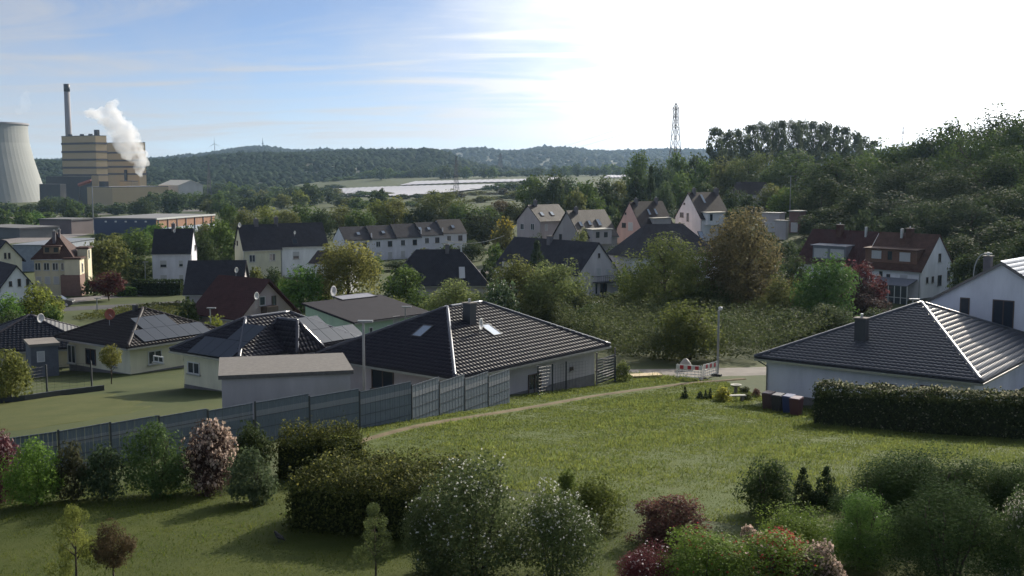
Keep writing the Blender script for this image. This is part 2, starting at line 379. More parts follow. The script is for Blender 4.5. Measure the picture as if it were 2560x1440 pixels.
def clumps(kind, rng):
    """centres and radii of leaf clumps inside a crown one unit high and one unit wide"""
    if kind in ('round', 'shrub', 'egg'):
        k = 60; d = usphere(rng, k); 
        if kind == 'shrub': d[:, 2] = np.abs(d[:, 2]) * 1.0 - 0.12
        rr = rng.uniform(0.45, 1.0, k) ** 0.6
        rc = rng.uniform(0.08, 0.19, k)
        c = d * (rr * (0.5 - rc * 0.75))[:, None]
        lump = 1 + 0.16 * np.sin(d[:, 0]*5 + rng.uniform(0, 6)) * np.cos(d[:, 1]*4 + rng.uniform(0, 6))
        c *= lump[:, None]
        if kind == 'shrub': c[:, 2] = c[:, 2] * 1.75 + 0.10
        elif kind == 'egg': c[:, 2] += 0.5; f = 1.15 - 0.65 * np.clip(c[:, 2], 0, 1); c[:, :2] *= f[:, None]
        else: c[:, 2] += 0.5
        # one filler clump in the middle hides the hollow
        c = np.vstack([c, [[0, 0, 0.45]], [[0.1, 0, 0.3]], [[-0.1, 0.05, 0.6]]]); rc = np.append(rc, [0.25, 0.2, 0.2])
        return c, rc
    if kind == 'poplar':
        k = 60; z = rng.uniform(0.03, 0.97, k); a = rng.uniform(0, 6.28, k)
        r = 0.40 * np.sqrt(np.clip(np.sin(np.pi * (0.10 + 0.84 * z)), 0, 1)) * rng.uniform(0.2, 1, k)
        return np.stack([r*np.cos(a), r*np.sin(a), z], 1), rng.uniform(0.07, 0.12, k)
    if kind == 'cone':
        k = 80; z = rng.uniform(0, 1, k) ** 1.3; a = rng.uniform(0, 6.28, k)
        r = 0.44 * (1 - z) ** 0.85 * rng.uniform(0.5, 1, k)
        return np.stack([r*np.cos(a), r*np.sin(a), z * 0.95 + 0.02], 1), 0.05 + 0.09 * (1 - z)
    if kind == 'spread':
        k = 60; a = rng.uniform(0, 6.28, k); r = np.sqrt(rng.random(k)) * 0.42
        z = (1 - (r / 0.5) ** 2) * rng.uniform(0.35, 0.88, k) + 0.06
        return np.stack([r*np.cos(a), r*np.sin(a), z], 1), rng.uniform(0.07, 0.12, k)
    if kind == 'weep':
        k = 44; d = usphere(rng, k); d[:, 2] = np.abs(d[:, 2])
        c = d * (rng.uniform(0.55, 1, k) * 0.40)[:, None]; c[:, 2] = c[:, 2] * 1.2 + 0.42
        return c, rng.uniform(0.08, 0.14, k)
    if kind == 'sparse':
        k = 26; z = rng.uniform(0.02, 1, k); a = rng.uniform(0, 6.28, k); r = 0.42 * (1.05 - z) ** 0.7 * rng.uniform(0.3, 1, k)
        return np.stack([r*np.cos(a), r*np.sin(a), z], 1), rng.uniform(0.07, 0.13, k)
CM = {}; NORM = {}
LOD = {0: (0.021, 25000), 1: (0.034, 11000), 2: (0.056, 4200), 3: (0.11, 1100), 4: (0.0135, 56000)}
def crown_mesh(kind, var, lod):
    key = (kind, var, lod)
    if key in CM: return CM[key]
    rng = np.random.default_rng(hash((kind, var)) % 1000 + 17 if False else sum(map(ord, kind)) * 31 + var * 7)
    c, rc = clumps(kind, rng); r, n = LOD[lod]
    if kind == 'sparse': n = n // 2
    w = rc ** 2; idx = rng.choice(len(c), n, p=w / w.sum())
    d = usphere(rng, n); d[:, 2] = d[:, 2] * 0.9 + 0.18
    f = rng.uniform(0.55, 1.08, n) ** 0.7
    p = c[idx] + d * (rc[idx] * f)[:, None]
    nor = d * 0.7 + rng.normal(size=(n, 3)) * 0.55 + np.array([0, 0, 0.35])
    if kind == 'weep':
        drop = rng.random(n) ** 1.6 * 0.55 * (np.hypot(p[:, 0], p[:, 1]) / 0.5) ** 0.8
        p[:, 2] -= drop; p[:, 2] = np.maximum(p[:, 2], 0.0)
        q = np.round(p[:, :2] * 26) / 26; k = drop > 0.05
        p[k, :2] = p[k, :2] * 0.45 + q[k] * 0.55
    nk = (kind, var)
    if nk not in NORM: NORM[nk] = (0.5 / np.percentile(np.hypot(p[:, 0], p[:, 1]), 96), np.percentile(p[:, 2], 0.5), np.percentile(p[:, 2], 99.7))
    sc_, za, zb_ = NORM[nk]; p[:, :2] *= sc_; p[:, 2] = np.clip((p[:, 2] - za) / (zb_ - za), -0.005, 1.03)
    clv = rng.random(len(c)); rnd = np.clip(0.55 * rng.random(n) + 0.45 * clv[idx], 0, 1)
    me = quads_mesh('crown', p, nor, r * (0.45 + 1.4 * rng.random(n) ** 2), rng, rnd=rnd); CM[key] = me
    return me
def blossom_mesh(kind, var, n, r, top=0.0):
    key = ('b', kind, var, n, r, top)
    if key in CM: return CM[key]
    rng = np.random.default_rng(var * 5 + n)
    c, rc = clumps(kind, np.random.default_rng(sum(map(ord, kind)) * 31 + var * 7))
    # tufts: a few patches of the crown flower more than others
    w = rc * (rng.random(len(c)) ** 2 + 0.05) * np.clip(c[:, 2] - top + 0.25, 0.02, 1); idx = rng.choice(len(c), n, p=w / w.sum())
    d = usphere(rng, n); d[:, 2] = np.abs(d[:, 2]) * 0.9 + 0.1
    p = c[idx] + d * (rc[idx] * rng.uniform(0.95, 1.15, n))[:, None]
    crown_mesh(kind, var, 2); sc_, za, zb_ = NORM[(kind, var)]; p[:, :2] *= sc_; p[:, 2] = (p[:, 2] - za) / (zb_ - za)
    k = 3; p3 = np.repeat(p, k, 0) + rng.normal(size=(n*k, 3)) * r * 0.25; nn = np.repeat(d, k, 0) + rng.normal(size=(n*k, 3)) * 0.8
    me = quads_mesh('blossoms', p3, nn, r * rng.uniform(0.7, 1.2, n*k), rng, aspect=0.95); CM[key] = me; return me
BARK = surf('bark', (0.085, 0.070, 0.055), 0.95, 0.35, 6.0, 0.8, 30, 0.1, stretch=(1, 1, 0.3))
TM = {}
def trunk_mesh(var, stems=1, clear=0.35):
    key = (var, stems, clear)
    if key in TM: return TM[key]
    rd = random.Random(var * 13 + stems); b = MB()
    for s in range(stems):
        a0 = rd.uniform(0, 6.28); lean = 0.03 if stems == 1 else 0.10
        bx, by = (0, 0) if stems == 1 else (0.05 * math.cos(a0), 0.05 * math.sin(a0))
        pts, z = [], -0.06
        rad = 0.030 if stems == 1 else 0.014
        for i in range(7):
            t = i / 6; pts.append((bx + math.cos(a0) * lean * t * 2 + rd.uniform(-.012, .012), by + math.sin(a0) * lean * t * 2 + rd.uniform(-.012, .012), -0.06 + t * 0.92))
        b.tube(pts, [rad * (1.25 if i == 0 else 1 - 0.13 * i) for i in range(7)], 7)
        for k in range(9 if stems == 1 else 3):
            t = clear + (0.88 - clear) * (k + rd.random()) / (9 if stems == 1 else 3); i = min(5, int(t * 6)); p = Vector(pts[i]).lerp(Vector(pts[i+1]), t*6 - i)
            a = k * 2.4 + rd.uniform(-.5, .5); L = (0.34 if stems == 1 else 0.22) * (1.15 - t * 0.8)
            q = p + Vector((math.cos(a) * L * .5, math.sin(a) * L * .5, 0.08)); e = p + Vector((math.cos(a) * L, math.sin(a) * L, 0.13 + rd.uniform(0, .08)))
            b.tube([p, q, e], [rad * .45, rad * .3, rad * .1], 5)
    me = b.mesh('trunk', True); me.materials.append(BARK); TM[key] = me; return me
LEAF = leafmat('leaf'); LEAFT = leafmat('thin_leaf', 0.5, 0.65, 0.06); NEEDLE = leafmat('needle', 0.3, 0.8, 0.02); PETAL = leafmat('petal', 0.4, 0.7, 0.1)
GLOSSY = leafmat('glossy_leaf', 0.32, 0.6, 0.04)
TREES = []
def tree(name, px, top, D, wpx, kind, colr, label, cat='tree', group=None, cb=0.22, mat=None, lod=None, stems=1, base=None, bl=None, var=None, xyz=None, h=None, w=None, fat=1.0):
    """a tree or shrub whose top shows at (px, top) and whose crown is wpx wide, standing D metres away"""
    if xyz is None:
        p = at(px, top, D); gz = ground(p.x, D) if base is None else base; h = p.z - gz; w = wpx * D / FPX
        p = Vector((p.x, D, gz))
    else: p = Vector(xyz)
    if lod is None:
        want = max(0.06, 2.0 * D / 1120) / max(w, h * 0.7)
        lod = 0 if want < 0.024 else 1 if want < 0.040 else 2 if want < 0.075 else 3
    var = (len(TREES) * 5 + 1) % 3 if var is None else var
    root = empty(name, (p.x, p.y, p.z - 0.03), 0, label, cat, group)
    cm = crown_mesh(kind, var, lod)
    hb = h * cb
    tr = link('trunk' if stems == 1 else 'stems', trunk_mesh(var, stems), root)
    tr.scale = (w * 0.85, w * 0.85, h * 0.95); tr.rotation_euler = (0, 0, random.uniform(0, 6))
    if stems == 1: tr.scale = (min(w, h) * fat, min(w, h) * fat, h * 0.95)
    colr = tuple(min(.30, v * 1.45) for v in colr)
    c = link('crown', cm, root, LEAF, colr); c.location = (0, 0, hb); rz = random.uniform(0, 6.28); c.rotation_euler = (0, 0, rz)
    c.scale = (w, w, h - hb)
    if mat is not None: c.material_slots[0].link = 'OBJECT'; c.material_slots[0].material = mat
    for (bn, n, r, bc, tp) in (bl or []):
        q = link(bn, blossom_mesh(kind, var, n, r, tp), root, PETAL, bc); q.location = c.location; q.rotation_euler = c.rotation_euler; q.scale = c.scale; q['kind'] = 'stuff'
    TREES.append(root); return root

# ------------------------------------------------------------------ wooded hills on the skyline
def hill(name, pts, D0, D1, zb0, seed, ncrown, csize, colr, bump):
    """a long wooded ridge: ground rising from D0 to a crest at D1 that follows the skyline points, with its woodland"""
    px = np.array([p[0] for p in pts], float); py = np.array([p[1] for p in pts], float)
    xs = np.linspace(px[0], px[-1], 120); ys = np.interp(xs, px, py)
    crest = np.array([list(at(x, y, D1)) for x, y in zip(xs, ys)]); crest[:, 2] -= csize * 0.8
    rng = np.random.default_rng(seed); nj = 16; V = []
    for j in range(nj + 1):
        t = j / nj; s = math.sin(t * math.pi / 2) ** 1.1
        Y = D0 + (D1 - D0) * t
        for i in range(120):
            x = crest[i, 0] * (Y / D1) ; z0 = min(zb0, crest[i, 2])
            z = z0 + (crest[i, 2] - z0) * s + bump * math.sin(i * .21 + j * .6 + seed) * math.sin(j / nj * math.pi)
            V.append((x, Y, z))
    for i in range(120): V.append((crest[i, 0] * 1.25, D1 * 1.25, zb0 - 20))
    F = [(j*120+i, j*120+i+1, (j+1)*120+i+1, (j+1)*120+i) for j in range(nj + 1) for i in range(119)]
    me = bpy.data.meshes.new(name); me.from_pydata(V, [], F); me.update(); me.polygons.foreach_set('use_smooth', [True]*len(F))
    struct(link(name, me, None, surf('forest_floor', (0.035, 0.045, 0.02), 0.95)))
    V = np.array(V).reshape(nj + 2, 120, 3)
    tt = rng.random(ncrown) ** 0.75 * nj; ii = rng.random(ncrown) * 118.99
    k = int(ncrown * 0.08); tt[:k] = nj - rng.random(k) * 0.25
    j0 = np.minimum(tt.astype(int), nj - 1); i0 = ii.astype(int); fj = (tt - j0)[:, None]; fi = (ii - i0)[:, None]
    P = (V[j0, i0]*(1-fi) + V[j0, i0+1]*fi)*(1-fj) + (V[j0+1, i0]*(1-fi) + V[j0+1, i0+1]*fi)*fj
    bm = bmesh.new(); bmesh.ops.create_icosphere(bm, subdivisions=1, radius=1.0)
    sv = np.array([v.co[:] for v in bm.verts]); sf = np.array([[v.index for v in f.verts] for f in bm.faces]); bm.free()
    sc = csize * rng.uniform(0.55, 1.25, ncrown); jit = 1 + rng.normal(size=(ncrown, len(sv), 1)) * 0.16
    VV = P[:, None, :] + sv[None] * jit * np.stack([sc, sc, sc * rng.uniform(0.8, 1.3, ncrown)], 1)[:, None, :]
    FF = sf[None] + (np.arange(ncrown) * len(sv))[:, None, None]
    n = ncrown * len(sf)
    me = bpy.data.meshes.new(name + '_woods'); me.vertices.add(ncrown*len(sv)); me.vertices.foreach_set('co', VV.astype(np.float32).ravel())
    me.loops.add(n*3); me.loops.foreach_set('vertex_index', FF.astype(np.int32).ravel()); me.polygons.add(n)
    me.polygons.foreach_set('loop_start', np.arange(0, n*3, 3, dtype=np.int32)); me.update(calc_edges=True)
    a = me.attributes.new('rnd', 'FLOAT', 'FACE'); a.data.foreach_set('value', np.repeat(rng.random(ncrown), len(sf)).astype(np.float32) * 0.8)
    o = link('forest', me, None, NEEDLE, colr); o['kind'] = 'stuff'
    return o
far = hill('far_hill', [(-250,404),(100,402),(380,398),(520,383),(580,373),(625,368),(655,366),(690,371),(740,378),(800,375),(870,377),(930,376),(1010,377),(1060,375),(1115,378),
     (1190,371),(1215,372),(1260,379),(1310,375),(1365,367),(1430,372),(1500,379),(1560,379),(1650,376),(1800,378),(2100,380),(2800,382)], 2600, 4600, -10, 3, 15000, 10, (0.036, 0.052, 0.026), 6)
tag(far, 'far wooded ridge fading to pale blue along the skyline', 'forest')
mid = hill('near_hill', [(-250,402),(80,400),(160,402),(300,408),(380,402),(480,398),(560,388),(650,384),(760,382),(850,379),(930,378),(1010,380),(1075,376),(1115,384),(1150,400),(1200,414),(1300,424),(1450,428),(1700,430),(2100,430)], 1350, 2300, -16, 5, 19000, 5.6, (0.032, 0.052, 0.022), 5)
tag(mid, 'dark green wooded hillside across the valley behind the works', 'forest')
# ------------------------------------------------------------------ houses
GLASS = glassmat('window', (0.035, 0.045, 0.06)); SKYGLASS = glassmat('skylight', (0.22, 0.28, 0.36), 0.12)
FRAME = surf('white_frame', (0.62, 0.62, 0.60), 0.5, 0.05, 3); SHUT = surf('roller_shutter', (0.50, 0.50, 0.50), 0.6, 0.06, 3)
BROWNF = surf('brown_frame', (0.10, 0.07, 0.055), 0.6, 0.1, 3); METAL = surf('zinc', (0.42, 0.42, 0.43), 0.35, 0.12, 4, metal=0.8)
DARKMET = surf('dark_metal', (0.05, 0.052, 0.058), 0.5, 0.1, 4, metal=0.3); CONCW = surf('chimney_render', (0.14, 0.13, 0.14), 0.85, 0.15, 3)
PVMAT = glassmat('solar', (0.040, 0.050, 0.068), 0.4); RED = surf('red_oxide', (0.34, 0.10, 0.065), 0.6, 0.12, 3)
DISH = surf('dish_paint', (0.55, 0.55, 0.54), 0.45, 0.05, 3)
FACING_PX = {}
class House:
    def __init__(s, name, label, cpx, eave, D, lpx, rpx, a, roof, top, wall, rmat, o=0.35, base=None, W=None, B=None, cat='house', group=None, hgt=None, t=0.2, apex=None, verge=None, ridge=None, gutter=True):
        a = R(a); s.a = a
        c = at(cpx, eave, D); s.ze = c.z
        if W is None: dl = slopes(lpx, eave)[0]; W = (c.x - dl * D) / (math.cos(a) + dl * math.sin(a))
        if B is None: dr = slopes(rpx, eave)[0]; B = (dr * D - c.x) / (math.sin(a) - dr * math.cos(a))
        s.W, s.B, s.o = W, B, o
        zb = base if base is not None else (s.ze - hgt if hgt else min(ground(c.x, D), ground(*(lambda q: (q.x, q.y))(Vector((c.x, D, 0)) + Matrix.Rotation(-a, 3, 'Z') @ Vector((-W/2, B/2, 0))))))
        s.zb = zb
        s.root = empty(name, (c.x, c.y, zb), -a, label, cat, group)
        s.M = Matrix.Translation((c.x, c.y, zb)) @ Matrix.Rotation(-a, 4, 'Z'); s.Mi = s.M.inverted()
        s.eh = s.ze - zb                                   # eave height over the base
        s.roof = roof; s.t = t; s.rmat = rmat; s.faces = {}
        e = s.eh; v = o if verge is None else verge
        def ztop(lx, ly):
            w = s.M @ Vector((lx, ly, 0)); return ZC + slopes(0, top)[1] * w.y - zb
        x0, x1, y0, y1 = -W, 0.0, 0.0, B                   # roof outline
        wx0, wx1, wy0, wy1 = -W + o, -o, o, B - o          # walls
        T = []; F = []; key = []
        if roof == 'gx':                                   # ridge along the front, gable on the right
            wx0, wx1 = -W + v, -v
            ym = B / 2; s.rh = rh = ztop(0, ym)
            T = [(x0,y0,e),(x1,y0,e),(x1,ym,rh),(x0,ym,rh),(x1,y1,e),(x0,y1,e)]; F = [(0,1,2,3),(3,2,4,5)]; key = ['L','back']
        elif roof == 'gy':                                 # gable on the front
            wy0, wy1 = v, B - v
            xm = -W / 2; s.rh = rh = ztop(xm, 0)
            T = [(x1,y0,e),(x1,y1,e),(xm,y1,rh),(xm,y0,rh),(x0,y1,e),(x0,y0,e)]; F = [(0,1,2,3),(3,2,4,5)]; key = ['R','left']
        elif roof == 'hip':
            if apex: ax, ay = -W * apex[0], B * apex[1]; s.rh = rh = ztop(ax, ay)
            else: ax, ay = -W/2, B/2; s.rh = rh = ztop(-W/2, min(W, B)/2)
            if abs(W - B) < 0.8 or apex:
                T = [(x0,y0,e),(x1,y0,e),(x1,y1,e),(x0,y1,e),(ax,ay,rh)]; F = [(0,1,4),(1,2,4),(2,3,4),(3,0,4)]
            elif W > B: T = [(x0,y0,e),(x1,y0,e),(x1,y1,e),(x0,y1,e),(x1-B/2,B/2,rh),(x0+B/2,B/2,rh)]; F = [(0,1,4,5),(1,2,4),(2,3,5,4),(3,0,5)]
            else: T = [(x0,y0,e),(x1,y0,e),(x1,y1,e),(x0,y1,e),(-W/2,W/2,rh),(-W/2,B-W/2,rh)]; F = [(0,1,4),(1,2,5,4),(2,3,5),(3,0,4,5)]
            key = ['L','R','back','left']
        elif roof == 'shed':                               # low on the right, high on the left
            s.rh = rh = ztop(-W, 0); T = [(x1,y0,e),(x1,y1,e),(x0,y1,rh),(x0,y0,rh)]; F = [(0,1,2,3)]; key = ['R']
        else:
            s.rh = rh = e; T = [(x0,y0,e),(x1,y0,e),(x1,y1,e),(x0,y1,e)]; F = [(0,1,2,3)]; key = ['top']
        n = len(T); vs = T + [(p[0], p[1], p[2] - t) for p in T]; fs = list(F) + [tuple(i + n for i in f[::-1]) for f in F]
        ed = {}
        for f in F:
            for i, j in zip(f, f[1:] + f[:1]): ed[(i, j)] = 1
        for i, j in ed:
            if (j, i) not in ed: fs.append((j, i, i + n, j + n))
        me = bpy.data.meshes.new('roof'); me.from_pydata(vs, [], fs); me.update()
        s.roof_o = link('roof', me, s.root, rmat)
        for k, f in zip(key, F):
            P = [Vector(T[i]) for i in f]; nr = (P[1] - P[0]).cross(P[2] - P[0]).normalized()
            if nr.z < 0: nr = -nr
            eu = (P[1] - P[0]).normalized(); up = nr.cross(eu)
            if up.z < 0: up = -up
            s.faces[k] = (P, nr, eu, up)
        # walls, with their gables
        b = MB(); lo = -1.2; hi = e - t + 0.01
        if roof in ('flat', 'shed') : hi = e - t + 0.005
        q = [(wx0,wy0),(wx1,wy0),(wx1,wy1),(wx0,wy1)]
        def zr(x, y):                                       # underside of the roof above a wall corner
            if roof == 'gx': return e + (rh - e) * (1 - abs(y - B/2) / (B/2)) - t
            if roof == 'gy': return e + (rh - e) * (1 - abs(x + W/2) / (W/2)) - t
            if roof == 'shed': return e + (rh - e) * (-x / W) - t
            return e - t + (0.02 if roof == 'hip' else 0.004)
        vv = [(x, y, lo) for x, y in q] + [(x, y, zr(x, y)) for x, y in q]
        ff = [(0,1,5,4),(2,3,7,6)]
        if roof == 'gx':
            vv += [(wx1, B/2, rh - t), (wx0, B/2, rh - t)]; ff += [(1,2,6,8,5),(3,0,4,9,7)]
        elif roof == 'gy':
            vv += [(-W/2, wy0, rh - t), (-W/2, wy1, rh - t)]; ff = [(0,1,5,8,4),(1,2,6,5),(2,3,7,9,6),(3,0,4,7)]
        else: ff += [(1,2,6,5),(3,0,4,7)]
        ff.append((4,5,6,7) if roof not in ('gx','gy') else (3,2,1,0))
        me = bpy.data.meshes.new('wall'); me.from_pydata(vv, [], ff); me.update()
        s.wall = link('wall', me, s.root, wall)
        s.wx1, s.wy0 = wx1, wy0; s.wx0, s.wy1 = wx0, wy1
        if gutter and roof != 'flat':
            gm = MB()
            if 'L' in s.faces: gm.box(x0, y0 - 0.09, e - t - 0.02, x1, y0 - 0.004, e - t + 0.10)
            if 'R' in s.faces: gm.box(x1 + 0.004, y0, e - t - 0.02, x1 + 0.09, y1, e - t + 0.10)
            if gm.v: gm.build('gutter', METAL, s.root)
        print('HOUSE %-18s W=%.1f B=%.1f eave=%.1f ridge=%.1f base=%.1f gnd=%.1f D=%.0f' % (name, W, B, s.eh, s.rh, zb, ground(c.x, D), D))
    def hit(s, px, py, wall, off=0.0):
        """local point where the sight line through a photo point meets a wall or roof face"""
        sx, sz = slopes(px, py); o = s.Mi @ Vector((0, 0, ZC)); d = (s.Mi.to_3x3() @ Vector((sx, 1, sz)))
        if wall == 'FL': k = (s.wy0 - off - o.y) / d.y
        elif wall == 'FR': k = (s.wx1 + off - o.x) / d.x
        else:
            P, n, _, _ = s.faces[wall]; k = (P[0] + n * off - o).dot(n) / d.dot(n)
        return o + d * k
    def frame_box(s, wall, u0, u1, z0, z1, d0, d1, b=None):
        b = b or MB()
        if wall == 'FL': b.box(min(u0,u1), s.wy0 - d1, z0, max(u0,u1), s.wy0 - d0, z1)
        else: b.box(s.wx1 + d0, min(u0,u1), z0, s.wx1 + d1, max(u0,u1), z1)
        return b
    def win(s, wall, x0, x1, y0, y1, style='w', name='window'):
        xm, ym = (x0 + x1) / 2, (y0 + y1) / 2
        A, B_ = s.hit(x0, ym, wall), s.hit(x1, ym, wall)
        u0, u1 = (A.x, B_.x) if wall == 'FL' else (A.y, B_.y)
        if u0 > u1: u0, u1 = u1, u0
        zt, zb = s.hit(xm, y0, wall).z, s.hit(xm, y1, wall).z
        return s.winm(wall, u0, u1, zb, zt, style, name)
    def winm(s, wall, u0, u1, zb, zt, style='w', name='window'):
        fw = 0.07; b = MB(); fm = {'w': FRAME, 's': FRAME, 'd': BROWNF, 'b': BROWNF, 'x': FRAME}[style]
        for (p, q, r_, t_) in ((u0, u1, zb, zb + fw), (u0, u1, zt - fw, zt), (u0, u0 + fw, zb + fw, zt - fw), (u1 - fw, u1, zb + fw, zt - fw)):
            s.frame_box(wall, p, q, r_, t_, 0.004, 0.06, b)
        if style in 'wd' and u1 - u0 > 0.8: s.frame_box(wall, (u0+u1)/2 - 0.035, (u0+u1)/2 + 0.035, zb + fw, zt - fw, 0.02, 0.05, b)
        f = b.build(name, fm, s.root)
        if style == 's':                                   # roller shutter, half down
            zs = zb + (zt - zb) * 0.42
            s.frame_box(wall, u0 + fw, u1 - fw, zs, zt - fw, 0.004, 0.035).build('roller_shutter', SHUT, f)
            s.frame_box(wall, u0 + fw, u1 - fw, zb + fw, zs, 0.004, 0.012).build('pane', GLASS, f)
        elif style == 'x': s.frame_box(wall, u0 + fw, u1 - fw, zb + fw, zt - fw, 0.004, 0.035).build('roller_shutter', SHUT, f)
        else: s.frame_box(wall, u0 + fw, u1 - fw, zb + fw, zt - fw, 0.004, 0.012).build('pane', GLASS, f)
        if zt - zb < 1.9 and name == 'window':
            s.frame_box(wall, u0 - 0.06, u1 + 0.06, zb - 0.07, zb - 0.003, 0.004, 0.13).build('sill', METAL if style != 'd' else BROWNF, f)
        return f
    def on_roof(s, face, p):
        """matrix of a frame lying on a roof face at local point p: x along the eave, y up the slope"""
        P, n, eu, up = s.faces[face]
        if eu.cross(up).dot(n) < 0: eu = -eu
        return Matrix(((eu.x, up.x, n.x, p.x), (eu.y, up.y, n.y, p.y), (eu.z, up.z, n.z, p.z), (0, 0, 0, 1)))
    def skylight(s, face, px, py, w=0.8, h=1.15, mat=None):
        m = s.on_roof(face, s.hit(px, py, face))
        b = MB(); b.box(-w/2, -h/2, -0.05, w/2, -h/2+.07, .09).box(-w/2, h/2-.07, -0.05, w/2, h/2, .09).box(-w/2, -h/2+.07, -0.05, -w/2+.07, h/2-.07, .09).box(w/2-.07, -h/2+.07, -0.05, w/2, h/2-.07, .09)
        o = b.build('skylight', DARKMET, s.root); o.matrix_local = m
        MB().box(-w/2+.07, -h/2+.07, -0.04, w/2-.07, h/2-.07, .07).build('pane', mat or SKYGLASS, o)
        return o
    def chimney(s, face, px, py, h=1.3, w=0.55, mat=None, cap=True, d=None):
        p = s.hit(px, py, face); d = d or w; b = MB().box(-w/2, -d/2, -0.8, w/2, d/2, h); o = b.build('chimney', mat or CONCW, s.root); o.location = p
        if cap:
            MB().box(-w/2-.07, -d/2-.07, h+.002, w/2+.07, d/2+.07, h+.07).build('cap', CONC, o)
            MB().tube([(0,0,h+.07),(0,0,h+.3)], .09, 8).build('flue', METAL, o)
        return o
    def dish(s, face, px, py, r=0.42, up=0.9, mat=None, az=1.15):
        p = s.hit(px, py, face) if not isinstance(px, Vector) else px
        o = MB().tube([(0,0,-.1),(0,0,up)], .025, 6).build('dish_mast', METAL, s.root); o.location = p
        r *= .78; prof = [(0.001, 0)] + [(r*k/5, 0.09*(k/5)**2) for k in range(1, 6)]
        b = MB().lathe(prof + [(r*.99, .105)] + [(r*k/5, 0.09*(k/5)**2+.015) for k in range(4, 0, -1)], 20)
        q = b.build('satellite_dish', mat or DISH, o, True)
        q.location = (0, 0, up); q.rotation_euler = (R(90), 0, -s.root.rotation_euler[2] + az)
        a = MB().tube([(0, 0, .06), (0, -r*.5, r*.9)], .015, 5).build('feed_arm', METAL, q)
        return o
    def panels(s, face, px, py, nx, ny, w=1.0, h=1.65, gap=0.03, skew=None):
        """solar modules in rows; (px, py) is the lower corner nearest the eave start"""
        P, n, eu, up = s.faces[face]; p0 = s.hit(px, py, face)
        m = s.on_roof(face, p0)
        me = MB().box(0.0, 0.0, 0.09, w, h, 0.13).mesh('solar_panel'); me.materials.append(PVMAT)
        for j in range(ny):
            k0, k1 = (0, nx) if skew is None else skew[j]
            for i in range(k0, k1):
                o = link('solar_panel', me, s.root); o.matrix_local = m @ Matrix.Translation((i * (w + gap), j * (h + gap), 0))
    def caps(s, mat, r=0.11):
        """round cap tiles along ridge and hips"""
        F = list(s.faces.values()); seen = {}
        for P, *_ in F:
            for i in range(len(P)):
                a, b = P[i], P[(i+1) % len(P)]; k = frozenset((tuple(round(v, 2) for v in a), tuple(round(v, 2) for v in b))); seen.setdefault(k, []).append((a, b))
        for k, l_ in seen.items():
            if len(l_) < 2: continue
            a, b = l_[0]
            if a.z > b.z: a, b = b, a
            n = max(2, int((b - a).length / 0.42)); mb = MB()
            mb.tube([a.lerp(b, i / n) + Vector((0, 0, .02)) for i in range(n + 1)], [r * (1 + .012 * (i % 2)) for i in range(n + 1)], 14)
            mb.build('ridge_caps' if abs(a.z - b.z) < .1 else 'hip_caps', mat, s.roof_o, True)
    def tile(s, mat, w=0.30, L=0.34, single=0, near=('L', 'R'), h=0.042):
        """profiled roof tiles laid in courses; the ones that show largest are objects of their own"""
        prof = [(0, .000), (w*.16, h*.75), (w*.36, h), (w*.56, h*.6), (w*.72, .006), (w*1.0, .006)]
        tv = [(x, 0, z + .032) for x, z in prof] + [(x, L * 1.05, z) for x, z in prof] + [(x, 0.0, z + .004) for x, z in prof]
        tf = [(i, i+1, i+7, i+6) for i in range(5)] + [(i+12, i+13, i+1, i) for i in range(5)]
        tme = bpy.data.meshes.new('tile'); tme.from_pydata(tv, [], tf); tme.update(); tme.materials.append(mat)
        tme.polygons.foreach_set('use_smooth', [i < 5 for i in range(10)])
        allm = []
        for key, (P, n, eu, up) in s.faces.items():
            m0 = s.on_roof(key, P[0]); mi = m0.inverted(); Q = [(mi @ p) for p in P]
            xs = [q.x for q in Q]; ys = [q.y for q in Q]
            for j in range(int(max(ys) / L) + 1):
                yc = j * L + L * .5
                cut = []
                for a, b in zip(Q, Q[1:] + Q[:1]):
                    if (a.y - yc) * (b.y - yc) < 0: cut.append(a.x + (b.x - a.x) * (yc - a.y) / (b.y - a.y))
                if len(cut) < 2: continue
                lo, hi = min(cut), max(cut); i0 = math.floor((lo - min(xs)) / w)
                x = min(xs) + i0 * w
                while x < hi - w * .3:
                    if x + w * .7 > lo: allm.append((key, m0 @ Matrix.Translation((x, j * L, 0.0))))
                    x += w
        def dist(k):
            v = (s.M @ k[1].translation) - Vector((0, 0, ZC)); n = s.M.to_3x3() @ s.faces[k[0]][1]
            if n.dot(v) > 0 or (abs(v.x / v.y) > 0.455): return 1e9
            return v.length
        allm.sort(key=dist)
        for key, m in allm[:single]: o = link('tile', tme, s.roof_o); o.matrix_local = m
        rest = allm[single:]
        if rest:
            T0 = np.array(tv); V = np.concatenate([(T0 @ np.array(m.to_3x3()).T) + np.array(m.translation) for _, m in rest])
            Fc = np.array(tf)[None] + (np.arange(len(rest)) * len(tv))[:, None, None]
            me = bpy.data.meshes.new('tiles'); me.vertices.add(len(V)); me.vertices.foreach_set('co', V.astype(np.float32).ravel())
            nf = len(rest) * len(tf); me.loops.add(nf*4); me.loops.foreach_set('vertex_index', Fc.astype(np.int32).ravel())
            me.polygons.add(nf); me.polygons.foreach_set('loop_start', np.arange(0, nf*4, 4, dtype=np.int32)); me.update(calc_edges=True)
            sm = np.tile(np.array([True]*5 + [False]*5), len(rest)); me.polygons.foreach_set('use_smooth', sm)
            o = link('tiles', me, s.roof_o, mat); o['kind'] = 'stuff'
    def extra(s, name, mat, b, parent=None): return b.build(name, mat, parent or s.root)

